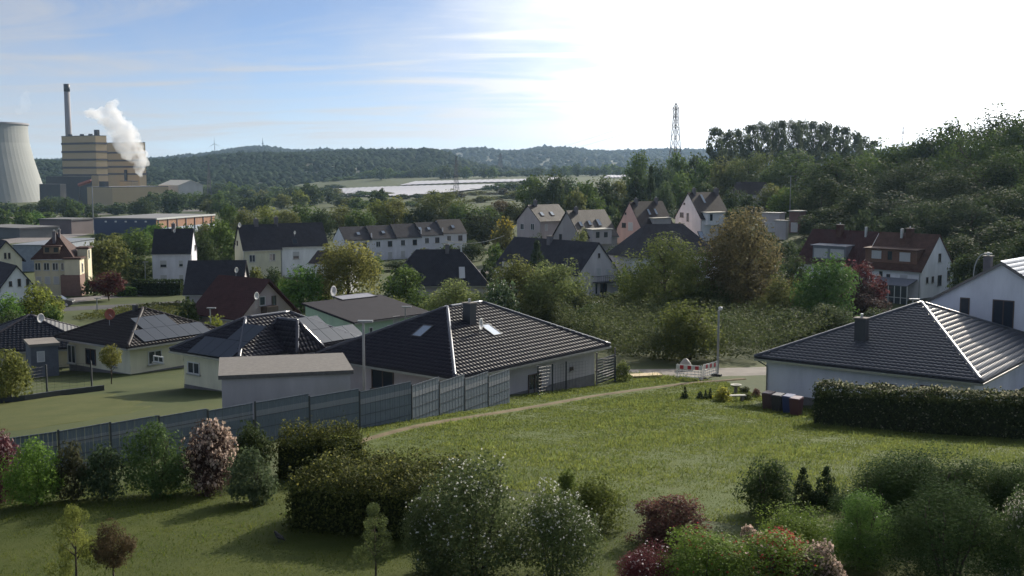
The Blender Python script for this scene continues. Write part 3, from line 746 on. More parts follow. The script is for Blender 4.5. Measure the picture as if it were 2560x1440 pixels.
P_W = plaster('white', (0.74, 0.75, 0.76)); P_CREAM = plaster('cream', (0.60, 0.57, 0.42)); P_PINK = plaster('pink', (0.52, 0.36, 0.32)); P_GREY = plaster('grey', (0.40, 0.37, 0.37))
P_GREEN = plaster('pale_green', (0.36, 0.48, 0.36)); P_YEL = plaster('pale_yellow', (0.55, 0.50, 0.36)); P_BLUSH = plaster('blush', (0.42, 0.35, 0.34)); P_LIL = plaster('cool_white', (0.60, 0.60, 0.64)); P_SAND = plaster('sandstone', (0.42, 0.37, 0.31))
R_ANTH = roofmat('anthracite', (0.034, 0.034, 0.042)); R_BROWN = roofmat('dark_brown', (0.044, 0.036, 0.036)); R_RED = roofmat('wine_red', (0.062, 0.028, 0.027)); R_MIX = roofmat('weathered', (0.034, 0.029, 0.030), 0.6)
R_OXB = roofmat('oxblood', (0.092, 0.050, 0.038)); R_VILLA = roofmat('villa', (0.075, 0.045, 0.038))
TILE = surf('tile_engobe', (0.040, 0.039, 0.048), 0.42, 0.30, 3.0, 0, 20, 0.03); TILEB = surf('tile_brown', (0.048, 0.042, 0.041), 0.5, 0.18, 3.0, 0, 20, 0.08); TILEBL = surf('tile_slate_blue', (0.040, 0.044, 0.056), 0.40, 0.15, 3.0, 0, 20, 0.9)
BASEB = surf('roof_deck', (0.03, 0.03, 0.035), 0.8)

# --- the near bungalows
b4 = House('bungalow', 'bungalow with black tiled pyramid roof and two skylights behind the grey screen fence', 1137, 945, 62, 778, 1525, 39, 'hip', 768, P_GREY, BASEB, o=0.75)
b4.tile(TILE, 0.30, 0.34, 300); b4.caps(surf('cap_engobe', (0.05, 0.05, 0.062), 0.20, 0.12, 3.0, 0, 20, 0.6), 0.12)
b4.chimney('R', 1174, 806, 1.2, 0.6, DARKMET, True, 0.6); b4.dish('R', 1199, 832, 0.48, 0.55, None, 1.25); b4.skylight('R', 1227, 826, 0.85, 1.3); b4.skylight('L', 1056, 829, 0.85, 1.3)
b4.win('FR', 1320, 1352, 934, 1000, 'd', 'door'); b4.win('FR', 1424, 1432, 917, 926, 'b'); b4.win('FL', 800, 850, 910, 960, 'd'); b4.win('FL', 930, 985, 925, 975, 'd')
b4.extra('soffit', BROWNF, MB().box(-b4.W + .08, .08, b4.eh - .27, -.08, b4.B - .08, b4.eh - .235))
b5 = House('bungalow', 'white bungalow with slate blue tiled pyramid roof beside the meadow hedge', 2455, 955, 61, 1885, 2900, 38, 'hip', 757, P_LIL, BASEB, o=0.55, B=17.5, apex=(0.485, 0.56))
b5.tile(TILEBL, 0.34, 0.38, 300); b5.caps(TILEBL, 0.13)
b5.chimney('L', 2153, 850, 1.35, 0.7, DARKMET, True, 0.55)
b5.win('FL', 2300, 2360, 965, 1010, 'd'); b5.win('FL', 2180, 2240, 958, 1000, 'd')
b5.extra('downpipe', METAL, MB().tube([(-b5.W + .62, .50, -.5), (-b5.W + .62, .50, b5.eh - .6), (-b5.W + .2, .0, b5.eh - .2)], .05, 8))
b3 = House('bungalow', 'bungalow with charcoal hipped roof, bright hip lines and dark solar panels', 597, 900, 66, 425, 905, 37, 'hip', 795, P_CREAM, BASEB, o=0.6)
b3.tile(TILE, 0.30, 0.34, 0); b3.caps(surf('cap_engobe', (0.05, 0.05, 0.062), 0.2, 0.12, 3.0, 0, 20, 0.6), 0.12)
b3.panels('L', 545, 896, 3, 2, skew=[(-1, 3), (0, 3)]) if False else b3.panels('L', 470, 884, 4, 2, skew=[(0, 4), (2, 4)])
b3.win('FL', 385, 410, 890, 906, 'w'); b3.win('FL', 470, 500, 905, 935, 'w')
b3b = House('bungalow_annexe', 'charcoal hipped annexe roof with pale solar panels left of the black pyramid roof', 742, 884, 68.5, 640, 812, 37, 'hip', 800, P_GREY, BASEB, o=0.5, W=4.2, cat='bungalow')
b3b.tile(TILE, 0.30, 0.34, 0); b3b.caps(surf('cap_engobe', (0.05, 0.05, 0.062), 0.2, 0.12, 3.0, 0, 20, 0.6), 0.12)
b3.panels('R', 800, 862, 4, 2, 1.0, 1.4, skew=[(0, 4), (0, 2)])
gar = House('garage', 'flat roofed garage with pale edge between the charcoal roofs and the fence', 884, 925, 55, 545, 900, -14, 'flat', 920, P_GREY, surf('gravel_roof', (0.13, 0.12, 0.11), 0.9, 0.25, 5, 0.5, 30), o=0.15, B=5.5)
b2 = House('bungalow', 'bungalow with brown hipped roof, terracotta satellite dish and blue solar panels', 318, 869, 79, 138, 578, 36, 'hip', 771, P_CREAM, BASEB, o=0.7)
b2.tile(TILEB, 0.30, 0.34, 0); b2.caps(TILEB, 0.12)
b2.panels('R', 360, 858, 6, 2, skew=[(0, 6), (1, 4)]); b2.dish('L', 274, 815, 0.55, 0.9, RED, .85); b2.chimney('L', 338, 778, .5, .3, DARKMET, False)
b2.win('FL', 170, 190, 862, 908, 'w'); b2.win('FL', 215, 240, 872, 912, 'd', 'door'); b2.win('FL', 268, 292, 880, 915, 'w'); b2.winm('FR', 2.2, 3.4, .85, 1.85, 'w'); b2.winm('FR', 5.4, 6.6, .85, 1.85, 's')
b1 = House('bungalow', 'bungalow at the left edge with ribbed grey tiled roof and white dish', -90, 884, 84, -300, 232, 68, 'hip', 788, P_YEL, BASEB, o=0.6, W=9.5)
b1.tile(surf('tile_grey', (0.045, 0.047, 0.056), 0.45, 0.12, 3.0, 0, 20, 0.1), 0.30, 0.34, 0); b1.caps(TILE, 0.12); b1.dish('R', 100, 808, .5, .4)
shed1 = House('garage', 'low dark garage with pale roof edge beside the brown roofed bungalow', 72, 862, 80, 38, 150, 60, 'flat', 850, surf('plaster_slate', (0.12, 0.13, 0.15), 0.85), CONC, o=0.12, hgt=2.7, W=3.2)
shed1.win('FR', 92, 112, 878, 905, 'x', 'door')

# --- second row
red = House('house', 'gabled house with wine red roof and pink gable wall with balcony', 597, 800, 109, 470, 752, 38, 'gx', 698, P_BLUSH, R_RED, o=0.5, verge=0.7)
for x0, x1, y0, y1 in ((648, 663, 741, 764), (679, 690, 739, 772), (640, 650, 785, 800), (700, 715, 778, 800)): red.win('FR', x0, x1, y0, y1, 'w' if x1 - x0 > 12 else 'b')
red.frame_box('FR', *sorted((red.hit(652, 780, 'FR').y, red.hit(680, 780, 'FR').y)), red.hit(666, 788, 'FR').z, red.hit(666, 764, 'FR').z, .02, 1.0).build('balcony', BROWNF, red.root)
red.dish('L', 640, 770, .5, 1.2)
gre = House('house', 'pale green house with low grey pitched roof and long rooflight', 886, 806, 103, 755, 1082, 42, 'shed', 757, P_GREEN, surf('grey_sheet_roof', (0.032, 0.030, 0.036), 0.8, 0.12, 1.0, spec=0.08), o=0.25)
sk = gre.skylight('R', 888, 742, 4.6, 1.6, surf('rooflight', (0.22, 0.21, 0.23), 0.35)); gre.dish('R', 832, 745, .7, .7)
gre.win('FR', 922, 932, 818, 836, 'w'); gre.win('FR', 968, 976, 812, 820, 'w'); gre.win('FR', 982, 999, 790, 812, 'x', 'door'); gre.win('FR', 1002, 1011, 803, 810, 'w'); gre.win('FR', 1040, 1052, 783, 800, 'b')
wh = House('house', 'big white house at the right edge with bright roof and tall dark windows', 2725, 797, 72, 2292, 2900, 42, 'gy', 655, P_LIL, surf('smooth_tile', (0.10, 0.10, 0.115), 0.16, 0.1, 2, spec=0.8), o=0.2, B=11, verge=0.25)
wh.tile(surf('smooth_tile', (0.10, 0.10, 0.115), 0.16, 0.1, 2), 0.34, 0.42, 0, h=0.02)
wh.win('FL', 2400, 2424, 744, 795, 'd'); wh.win('FL', 2481, 2535, 750, 820, 'd'); wh.win('FL', 2600, 2640, 752, 800, 'd')
wh.chimney('left', 2469, 682, 1.15, 0.5, CONCW)
brick = House('row_house', 'white end row house with oxblood roof and hung tile dormer', 2303, 680, 146, 2152, 2389, 49, 'gx', 586, P_W, R_OXB, o=0.3, verge=0.12)
brick2 = House('row_house', 'row house with dark red roof and grey box dormer behind the green tree', 2150, 669, 155.5, 1985, 2200, 49, 'gx', 579, P_W, R_RED, o=0.3, verge=0.0, B=brick.B)
for x0, x1, y0, y1, st in ((2216, 2225, 685, 712, 'b'), (2250, 2269, 687, 714, 's'), (2198, 2206, 678, 712, 'b')): brick.win('FL', x0, x1, y0, y1, st)
for x0, x1, y0, y1 in ((2346, 2352, 634, 655), (2315, 2320, 693, 708), (2329, 2334, 691, 706), (2344, 2353, 688, 714), (2368, 2375, 676, 702)): brick.win('FR', x0, x1, y0, y1, 'b')
def dormer(h, face, px, py, w, d, hh, wall, mat, wins, label=None, slope=0.06, flat=True):
    """box dormer: front wall at the photo point of its lower middle, running back into the roof"""
    p = h.hit(px, py, face); root = empty('dormer', p, 0); root.parent = h.root
    P, n, eu, up = h.faces[face]; f = Vector((n.x, n.y, 0)).normalized(); root.rotation_euler = (0, 0, math.atan2(f.y, f.x) + math.pi / 2)
    MB().box(-w/2, 0, -.5, w/2, d, hh).build('dormer_wall', wall, root)
    b = MB(); x, y0, y1 = w/2 + .22, -.3, d + .1
    b.add([(-x,y0,hh+.003),(x,y0,hh+.003),(x,y1,hh+.003+slope*d),(-x,y1,hh+.003+slope*d),(-x,y0,hh+.14),(x,y0,hh+.14),(x,y1,hh+.14+slope*d),(-x,y1,hh+.14+slope*d)],
          [(0,3,2,1),(4,5,6,7),(0,1,5,4),(1,2,6,5),(2,3,7,6),(3,0,4,7)]); b.build('dormer_roof', mat, root)
    for (u, zz, ww, wh_, st) in wins:
        q = MB(); 
        for (a0, a1, c0, c1) in ((u-ww/2, u+ww/2, zz, zz+.06), (u-ww/2, u+ww/2, zz+wh_-.06, zz+wh_), (u-ww/2, u-ww/2+.06, zz+.06, zz+wh_-.06), (u+ww/2-.06, u+ww/2, zz+.06, zz+wh_-.06)): q.box(a0, -.06, c0, a1, -.004, c1)
        q.box(u-ww/2+.06, -.03 if st == 's' else -.015, zz+.06, u+ww/2-.06, -.004, zz+wh_-.06)
        o = q.build('dormer_window', SHUT if st == 's' else GLASS if st == 'g' else FRAME, root)
    return root
HUNG = surf('hung_tiles', (0.17, 0.085, 0.055), 0.7, 0.25, 5, 0.5, 25); GREYC = surf('grey_cladding', (0.20, 0.21, 0.24), 0.7, 0.1, 3); LIGHTR = surf('pale_felt', (0.34, 0.33, 0.29), 0.8, 0.15, 2)
dormer(brick, 'L', 2226, 657, 7.6, 3.4, 1.75, HUNG, R_OXB, [(-2.1, .45, 1.45, 1.1, 's'), (-0.1, .4, .6, 1.15, 'g'), (2.1, .3, 1.55, 1.2, 's')])
dormer(brick2, 'L', 2072, 648, 5.4, 3.2, 1.85, GREYC, GREYC, [(-1.35, .15, 2.2, 1.35, 's'), (1.35, .15, 2.2, 1.35, 's')])
brick.chimney('L', 2255, 592, 1.1, .35, METAL, False); brick.chimney('L', 2275, 588, .9, .8, R_OXB); brick2.chimney('L', 2100, 586, 1.4, .8, R_OXB); brick2.chimney('L', 2165, 590, 1.3, .3, METAL, False)
lean = MB(); p0 = brick.hit(2200, 770, 'FL'); p1 = brick.hit(2292, 770, 'FL'); u0, u1 = p0.x, p1.x
lean.add([(u0, -2.4, 2.1), (u1, -2.4, 2.1), (u1, .25, 2.8), (u0, .25, 2.8), (u0, -2.4, 2.2), (u1, -2.4, 2.2), (u1, .25, 2.9), (u0, .25, 2.9)], [(0,3,2,1),(4,5,6,7),(0,1,5,4),(1,2,6,5),(2,3,7,6),(3,0,4,7)])
cs_ = lean.build('conservatory_roof', GREYC, brick.root)
cf = MB()
for k in range(7): x = u0 + (u1 - u0) * k / 6; cf.box(x - .05, -2.36, -.8, x + .05, -2.26, 2.12)
cf.box(u0, -2.36, .55, u1, -2.27, .62); cf.build('conservatory_frame', FRAME, brick.root)
MB().box(u0 + .05, -2.33, -.6, u1 - .05, -2.30, 2.1).build('conservatory_pane', GLASS, brick.root)
brick.extra('downpipe', METAL, MB().tube([(-.34, .24, -.8), (-.34, .24, brick.eh - .3)], .06, 8))

# --- middle of the settlement
h12 = House('house', 'grey gabled double house with black roof and small iron balcony', 1443, 690, 172, 1232, 1551, 50, 'gx', 606, plaster('warm_grey', (0.52, 0.49, 0.49)), R_ANTH, o=0.25, verge=0.2)
h12.win('FR', 1495, 1500, 633, 645, 'b'); h12.win('FR', 1487, 1494, 708, 736, 'w'); h12.win('FR', 1500, 1517, 708, 738, 'd', 'door'); h12.win('FR', 1492, 1502, 670, 690, 'x'); h12.win('FR', 1514, 1526, 672, 692, 'x')
ya, yb = h12.hit(1482, 700, 'FR').y, h12.hit(1538, 700, 'FR').y; zf = h12.hit(1510, 703, 'FR').z
bal = MB().box(h12.wx1 + .004, ya, zf - .15, h12.wx1 + 1.2, yb, zf)
for k in range(13): y = ya + (yb - ya) * k / 12; bal.box(h12.wx1 + 1.14, y - .02, zf, h12.wx1 + 1.18, y + .02, zf + .95)
for y in (ya, yb): bal.box(h12.wx1 + .02, y - .025, zf + .9, h12.wx1 + 1.2, y + .025, zf + .97)
bal.box(h12.wx1 + 1.13, ya, zf + .95, h12.wx1 + 1.2, yb, zf + 1.02); bal.build('balcony', DARKMET, h12.root)
MB().box(h12.wx1 + .02, ya + 3.0, 1.9, h12.wx1 + 1.9, yb + .6, 2.02).build('awning', SHUT, h12.root)
h12.chimney('L', 1375, 606, 1.0, .8, CONCW); h12.win('FL', 1256, 1282, 655, 690, 'x')
h11 = House('house', 'house with long near black roof below the white terrace', 1226, 713, 164, 968, 1300, -5, 'hip', 623, P_GREY, R_ANTH, o=0.4, B=8.5)
h11.skylight('L', 1155, 682, 1.0, 2.2, FRAME); h11.chimney('L', 1118, 628, 1.0, .6); h11.chimney('L', 1153, 627, .8, .25, FRAME, False)
cre = House('house', 'cream rendered house with black roof adjoining a white half', 607, 626, 190, 583, 706, 63, 'gy', 562, P_CREAM, R_ANTH, o=0.3, verge=0.2)
crw = House('house', 'white rendered house with black solar roof adjoining the cream half', 705, 617, 193.5, 690, 822, 63, 'gy', 558, P_W, R_ANTH, o=0.3, verge=0.0, W=cre.W)
for h, ws in ((cre, ((623, 638, 637, 655, 'w'), (673, 688, 634, 652, 'w'), (625, 640, 674, 690, 'x'))), (crw, ((732, 748, 629, 648, 's'), (732, 748, 668, 682, 'x')))):
    for q in ws: h.win('FR', *q)
cre.win('FL', 587, 589, 600, 612, 'b'); cre.win('FL', 592, 595, 602, 614, 'b'); cre.dish('R', 598, 570, .55, .5); cre.chimney('R', 640, 561, .9, .7); cre.chimney('R', 690, 556, .9, .6); crw.skylight('R', 737, 604, .9, 1.1, GLASS); crw.dish('R', 736, 590, .4, .6)
cre.extra('downpipe', METAL, MB().tube([(-.25, .22, -.8), (-.25, .22, cre.eh - .3)], .06, 8))
low = House('outbuilding', 'small dark gabled outbuilding leaning on the white house half', 855, 660, 168, 770, 870, 20, 'gx', 628, P_W, R_BROWN, o=0.3, verge=0.3, B=6)
whl = House('house', 'narrow white house with steep black roof and sunlit right side', 478, 634, 185, 378, 494, -6, 'gx', 571, P_LIL, R_ANTH, o=0.15, verge=0.1)
for q in ((400, 417, 651, 669, 's'), (447, 458, 651, 667, 's'), (401, 418, 687, 704, 's'), (448, 459, 687, 704, 's')): whl.win('FL', *q)
whl.win('FR', 486, 489, 612, 626, 'b'); whl.chimney('L', 434, 573, .9, .6); whl.dish('L', 435, 583, .4, .4)
barn = House('barn', 'barn with broad windowless black roof in front of the white houses', 606, 735, 148, 456, 612, -4, 'gx', 650, P_GREY, R_ANTH, o=0.3, verge=0.3, B=8.0)
barn.dish('L', 590, 690, .5, .8)
villa = House('villa', 'old villa with hipped brown roof, dormers and sandstone corner bay', 186, 646, 165, 76, 207, -9, 'hip', 582, P_YEL, R_VILLA, o=0.4, B=7.6)
for x in (87, 109, 131, 152): villa.win('FL', x, x + 15, 657, 676, 'w')
for x in (90, 112, 134): villa.win('FL', x, x + 14, 691, 710, 'x')
dormer(villa, 'L', 129, 634, 2.3, 1.8, 1.0, surf('dormer_boards', (0.24, 0.17, 0.11), 0.7), R_VILLA, [(-.62, .2, .6, .7, 'g'), (.62, .2, .6, .7, 'g')])
villa.chimney('L', 136, 604, 1.5, .45); villa.chimney('L', 148, 590, .9, .3)
bx0, bx1 = villa.hit(158, 720, 'FL').x, 0.0
MB().box(bx0, -1.0, -1.0, .9, 2.4, villa.hit(170, 686, 'FL').z).build('bay', surf('red_sandstone', (0.20, 0.12, 0.095), 0.85, 0.15, 2), villa.root)
MB().box(-1.3, -.8, villa.hit(170, 686, 'FL').z + .003, .9, 2.2, villa.eh - .1).build('bay_upper', P_YEL, villa.root)
MB().box(-1.5, -1.0, villa.eh - .095, 1.1, 2.4, villa.eh + .15).build('bay_roof', R_VILLA, villa.root)
MB().box(-.15, 2.8, -.6, 1.3, 5.5, villa.eh + 1.2).build('stair_tower', P_YEL, villa.root); MB().box(-.35, 2.6, villa.eh + 1.203, 1.5, 5.7, villa.eh + 1.45).build('tower_roof', R_VILLA, villa.root)
for (y, z) in ((3.2, villa.eh - .4), (.3, villa.eh - 2.2)):
    f = MB().box(1.305 if y > 1 else .905, y, z, (1.305 if y > 1 else .905) + .05, y + .9, z + 1.5).build('window', FRAME, villa.root)
    MB().box(1.36 if y > 1 else .96, y + .12, z + .12, (1.36 if y > 1 else .96) + .01, y + .78, z + 1.38).build('pane', GLASS, f)
ha = House('house', 'cream gabled house with navy roof at the far left edge', -30, 656, 158, -200, 65, 52, 'gx', 601, P_CREAM, R_ANTH, o=0.45, verge=0.35, W=9)
ha.win('FR', 10, 16, 632, 647, 'b'); ha.win('FR', 20, 26, 632, 647, 'b')
hb = House('house', 'white gabled house with dark roof and three small windows at the left edge', -4, 724, 138, -200, 92, 52, 'gx', 663, P_W, R_ANTH, o=0.3, verge=0.25, W=9)
for x in (22, 44, 65): hb.win('FR', x, x + 8, 697 + (6 if x == 22 else 0), 716, 'b')
# terrace of five
prev = 862
labs = ['first white terrace house with its tall left gable wall', 'second white terrace house from the left with one rooflight', 'middle white terrace house with plain dark roof',
        'fourth white terrace house with two rooflights side by side', 'last white terrace house at the right end with paler brown roof']
xs = [862, 930, 992, 1054, 1108, 1167]; ey = [601, 597.5, 594, 588.5, 583.5]; ty = [567, 564, 560, 556, 549]
for i in range(5):
    D = 236 + i * 2.75
    t_ = House('terrace_house', labs[i], xs[i], ey[i], D, xs[i] - 28, xs[i+1] + 1, 61, 'gy', ty[i], P_LIL, R_MIX if i == 4 else R_ANTH, o=0.15, verge=0.05, W=7.4, group='white terrace houses')
    for q in ((.25, 'w'), (.72, 'b')):
        t_.winm('FR', t_.B * q[0] - .5, t_.B * q[0] + .5, t_.eh - 1.75, t_.eh - .55, q[1]); t_.winm('FR', t_.B * q[0] - .5, t_.B * q[0] + .5, t_.eh - 4.3, t_.eh - 2.9, 'x')
    for q in {0: [896], 1: [958], 3: [1048+2, 1072], 4: [1132]}.get(i, []): t_.skylight('R', q, ey[i] - 17, .8, 1.0)
    if i in (1, 3, 4): t_.extra('fire_wall', P_LIL, MB().box(-2.6, -.1, t_.eh + .6, -.4, .1, t_.eh + 1.2) if False else MB().tube([(-.3, .0, t_.eh + .35), (-.3, .0, t_.eh + 1.25)], .13, 6))
# pointed gables up the slope
gry = House('house', 'grey gabled house with warm brown roof and two rooflights', 1350, 554, 230, 1288, 1428, 50, 'gy', 512, plaster('mauve_grey', (0.40, 0.35, 0.35)), R_MIX, o=0.3, verge=0.25)
for q in ((1301, 1310, 559, 574), (1327, 1336, 559, 575)): gry.win('FL', *q, 'w')
gry.win('FR', 1362, 1369, 560, 577, 'x'); gry.skylight('R', 1355, 535); gry.skylight('R', 1380, 534); gry.chimney('R', 1338, 513, 1.0, .6)
dor = House('house', 'grey pointed gable house with streaked tile roof and flat roofed dormer', 1452, 596, 214, 1379, 1548, 50, 'gy', 526, plaster('dull_grey', (0.30, 0.28, 0.28)), R_MIX, o=0.3, verge=0.25)
dor.win('FL', 1398, 1405, 585, 600, 'b'); dor.skylight('R', 1452, 560); dor.skylight('R', 1474, 557); dor.skylight('R', 1497, 556, .9, 1.6); dor.chimney('R', 1440, 530, .9, .6)
dormer(dor, 'R', 1505, 604, 5.2, 3.0, 2.3, P_GREY, LIGHTR, [(-1.2, .8, .9, 1.1, 'g'), (1.0, .8, .9, 1.0, 'g')])
pnk = House('house', 'salmon pink pointed gable house with dark tiled roof', 1607, 578, 224, 1538, 1690, 50, 'gy', 504, P_PINK, R_BROWN, o=0.3, verge=0.2)
pnk.win('FL', 1555, 1565, 557, 569, 'd'); pnk.win('FL', 1571, 1582, 556, 576, 'x'); pnk.win('FL', 1562, 1566, 531, 537, 'b'); pnk.win('FL', 1565, 1576, 594, 610, 'w')
pnk.skylight('R', 1622, 530, .7, 1.4); pnk.skylight('R', 1639, 529, .7, 1.4); pnk.chimney('R', 1590, 508, .9, .6); pnk.chimney('R', 1640, 506, .9, .6)
dormer(pnk, 'R', 1655, 562, 5.4, 3.0, 1.3, P_GREY, LIGHTR, [])
wh2 = House('house', 'white pointed gable house with grey roof and pale flat dormer', 1753, 548, 234, 1684, 1828, 50, 'gy', 481, P_W, R_BROWN, o=0.3, verge=0.2)
wh2.win('FL', 1700, 1709, 531, 543, 'd'); wh2.win('FL', 1716, 1723, 532, 555, 'w'); wh2.win('FL', 1709, 1713, 507, 512, 'b'); wh2.skylight('R', 1757, 497, .8, 2.2); wh2.chimney('R', 1735, 483, 1.0, .6); wh2.chimney('R', 1790, 482, .9, .8)
dormer(wh2, 'R', 1790, 556, 5.6, 3.2, 2.0, P_W, LIGHTR, [(-1.6, .4, .8, 1.4, 'g')])
drk = House('house', 'house with dark broad roof and white left wall behind the chestnut tree', 1579, 644, 176, 1560, 1805, 70, 'hip', 560, P_LIL, R_ANTH, o=0.3, W=9.5)
drk.skylight('R', 1753, 588, .9, 1.6); drk.win('FR', 1640, 1655, 665, 690, 'w')
hid = House('house', 'brown roofed house half hidden among the trees below the poplars', 1895, 486, 300, 1822, 1932, 46, 'gx', 455, P_GREY, R_BROWN, o=0.3)
hid.win('FR', 1908, 1916, 478, 488, 'w')
for cpx, ep, D_, lp, rp, hh, lb in ((1950, 532, 226, 1902, 1966, 2.6, 'left flat roofed garage with pale roof edge below the trees'), (1966, 551, 215, 1934, 1975, 2.2, 'lowest small flat roofed garage in front of the other two'), (2000, 527, 222, 1970, 2018, 3.2, 'right reddish flat roofed shed with a pale sloping lid')):
    gq = House('garage', lb, cpx, ep, D_, lp, rp, 40, 'flat', ep, P_GREY if 'reddish' not in lb else surf('brick_red', (0.16, 0.09, 0.08), 0.85), LIGHTR, o=0.2)
    if hh > 2.3: gq.winm('FL', -gq.W * .75, -gq.W * .2, .1, 2.0, 'x', 'garage_door')
shed2 = House('garden_shed', 'small garden shed with pale sloping roof beside the chestnut tree', 1562, 799, 121, 1520, 1586, 40, 'gx', 783, surf('shed_boards', (0.16, 0.17, 0.20), 0.8), LIGHTR, o=0.2, hgt=1.9)
shed3 = House('garden_shed', 'low garden shed with flat concrete roof left of the flagpole', 1486, 760, 145, 1440, 1494, 30, 'flat', 756, P_GREY, LIGHTR, o=0.2, B=3)

PLINTH = surf('plinth', (0.16, 0.155, 0.15), 0.9, 0.2, 2.0)
for h_ in (b1, b2, b3, b4, b5, red, gre, wh, h12, brick, brick2, cre, crw, whl, drk, pnk, gry, dor, wh2):
    d = .02; MB().box(h_.wx0 - d, h_.wy0 - d, -.9, h_.wx1 + d, h_.wy0 - .002, .38).box(h_.wx1 + .002, h_.wy0 - .002, -.9, h_.wx1 + d, h_.wy1 + d, .38).build('plinth', PLINTH, h_.root)
for h_ in (b4, red, h12, gry, dor, pnk, wh2, whl):
    MB().tube([(h_.wx1 + .07, h_.wy0 + .12, -.3), (h_.wx1 + .07, h_.wy0 + .12, h_.eh - .35), (h_.wx1 + h_.o * .8, h_.wy0 - h_.o * .8, h_.eh - .16)], .05, 8).build('downpipe', METAL, h_.root)
# ------------------------------------------------------------------ the works across the valley
TAN = surf('tan_cladding', (0.46, 0.345, 0.20), 0.7, 0.06, 0.05); BAND = surf('dark_band', (0.085, 0.078, 0.08), 0.7); DKBLOCK = surf('dark_block', (0.075, 0.075, 0.075), 0.8, 0.1, 0.1)
ROOFG = surf('flat_roof_grey', (0.11, 0.11, 0.112), 0.85, 0.15, 0.1)
def block(name, label, cpx, top, D, lpx, rpx, a, wall, roof=None, cat='building', bands=(), **k):
    h = House(name, label, cpx, top, D, lpx, rpx, a, k.pop('kind', 'flat'), k.pop('ridge_py', top), wall, roof or ROOFG, o=k.pop('o', 0.05), cat=cat, t=k.pop('t', 0.6), gutter=False, **k)
    for py in bands:
        z = h.hit(cpx, py, 'FL').z if h.hit(cpx, py, 'FL').z > 0 else 1
        b = MB(); d = .45; x0, x1, y0, y1 = h.wx0 - d, h.wx1 + d, h.wy0 - d, h.wy1 + d
        b.box(x0, y0, z - .9, x1, h.wy0 - .01, z + .9).box(h.wx1 + .01, h.wy0 - .01, z - .9, x1, y1, z + .9); b.build('cladding_band', BAND, h.root)
    return h
boil = block('boiler_house', 'tall tan boiler house with dark bands left of the steam', 238, 338, 1000, 153, 266, 32, TAN, bands=(358, 379, 399, 419, 438))
MB().box(-boil.W * .13, boil.B * .3, boil.eh + .003, -.05 * boil.W, boil.B * .55, boil.eh + 5).build('roof_stub', DARKMET, boil.root)
for fx in (.3, .55, .9): MB().box(-boil.W * fx - 1.5, boil.B * .4, boil.eh + .003, -boil.W * fx + 1.5, boil.B * .6, boil.eh + 1.6).build('vent', DARKMET, boil.root)
boil2 = block('boiler_house', 'second tan boiler house half behind the steam plume', 346, 355, 1090, 262, 363, 32, TAN, bands=(381, 401, 417, 435))
MB().box(-boil2.W * .42, boil2.wy0 - 1.5, 0, -boil2.W * .36, boil2.wy0 - .01, boil2.eh * .55).build('duct', DARKMET, boil2.root)
p = at(177, 470, 1060); gz = ground(p.x, 1060); zt = at(177, 210, 1060).z
CHIM = surf('chimney_concrete', (0.26, 0.25, 0.26), 0.8, 0.1, 0.1)
st = empty('smokestack', (p.x, 1060, gz - 1), 0, 'tall slender grey smokestack behind the banded boiler house', 'chimney')
MB().tube([(0, 0, 0), (0, 0, (zt - gz) * .5), (0, 0, zt - gz - 6)], [3.3, 2.9, 2.6], 24).build('shaft', CHIM, st, True)
MB().tube([(0, 0, zt - gz - 6), (0, 0, zt - gz + 1)], [2.75, 2.75], 24).build('crown_ring', DARKMET, st, True)
dk = block('turbine_hall', 'dark grey turbine hall at the foot of the banded boiler house', 228, 441, 960, 114, 242, 20, DKBLOCK)
dk2 = block('turbine_hall_annexe', 'lower dark hall between the cooling tower and the boiler house', 150, 460, 930, 98, 165, 20, DKBLOCK, cat='building')
fr = block('works_building', 'long low tan works building with sunlit right wall', 280, 467, 860, 217, 421, 38, TAN)
fr.dx = MB().box(-fr.W * .62, fr.B * .05, fr.eh + .003, -fr.W * .4, fr.B * .12, fr.eh + 4.0).build('roof_cabin', DKBLOCK, fr.root)
fr2 = block('works_building', 'small tan block standing on the low works building roof line', 330, 452, 915, 300, 346, 38, TAN)
hall = block('works_hall', 'pale hall with light pitched roof right of the steam', 446, 463, 905, 396, 470, 38, surf('pale_panels', (0.46, 0.45, 0.43), 0.7, 0.1, 0.2), surf('pale_sheet', (0.50, 0.47, 0.40), 0.6), kind='gx', ridge_py=450, o=.3, B=24)
hall2 = block('works_tower', 'slim tan stair block rising from the low works building', 246, 437, 905, 229, 270, 32, TAN)
CRANE = surf('crane_red', (0.35, 0.10, 0.06), 0.6)
cn = empty('conveyor_bridge', at(205, 470, 900), 0, 'slanting red conveyor bridge in front of the dark turbine hall', 'conveyor')
q0, q1 = at(196, 463, 900) - cn.location, at(228, 452, 900) - cn.location
MB().tube([q0, q1], 1.4, 4).build('gallery', CRANE, cn); MB().tube([q1, q1 + Vector((0, 0, -20))], .7, 5).build('support', DARKMET, cn); MB().tube([q0, q0 + Vector((0, 0, -17))], .7, 5).build('support', DARKMET, cn)
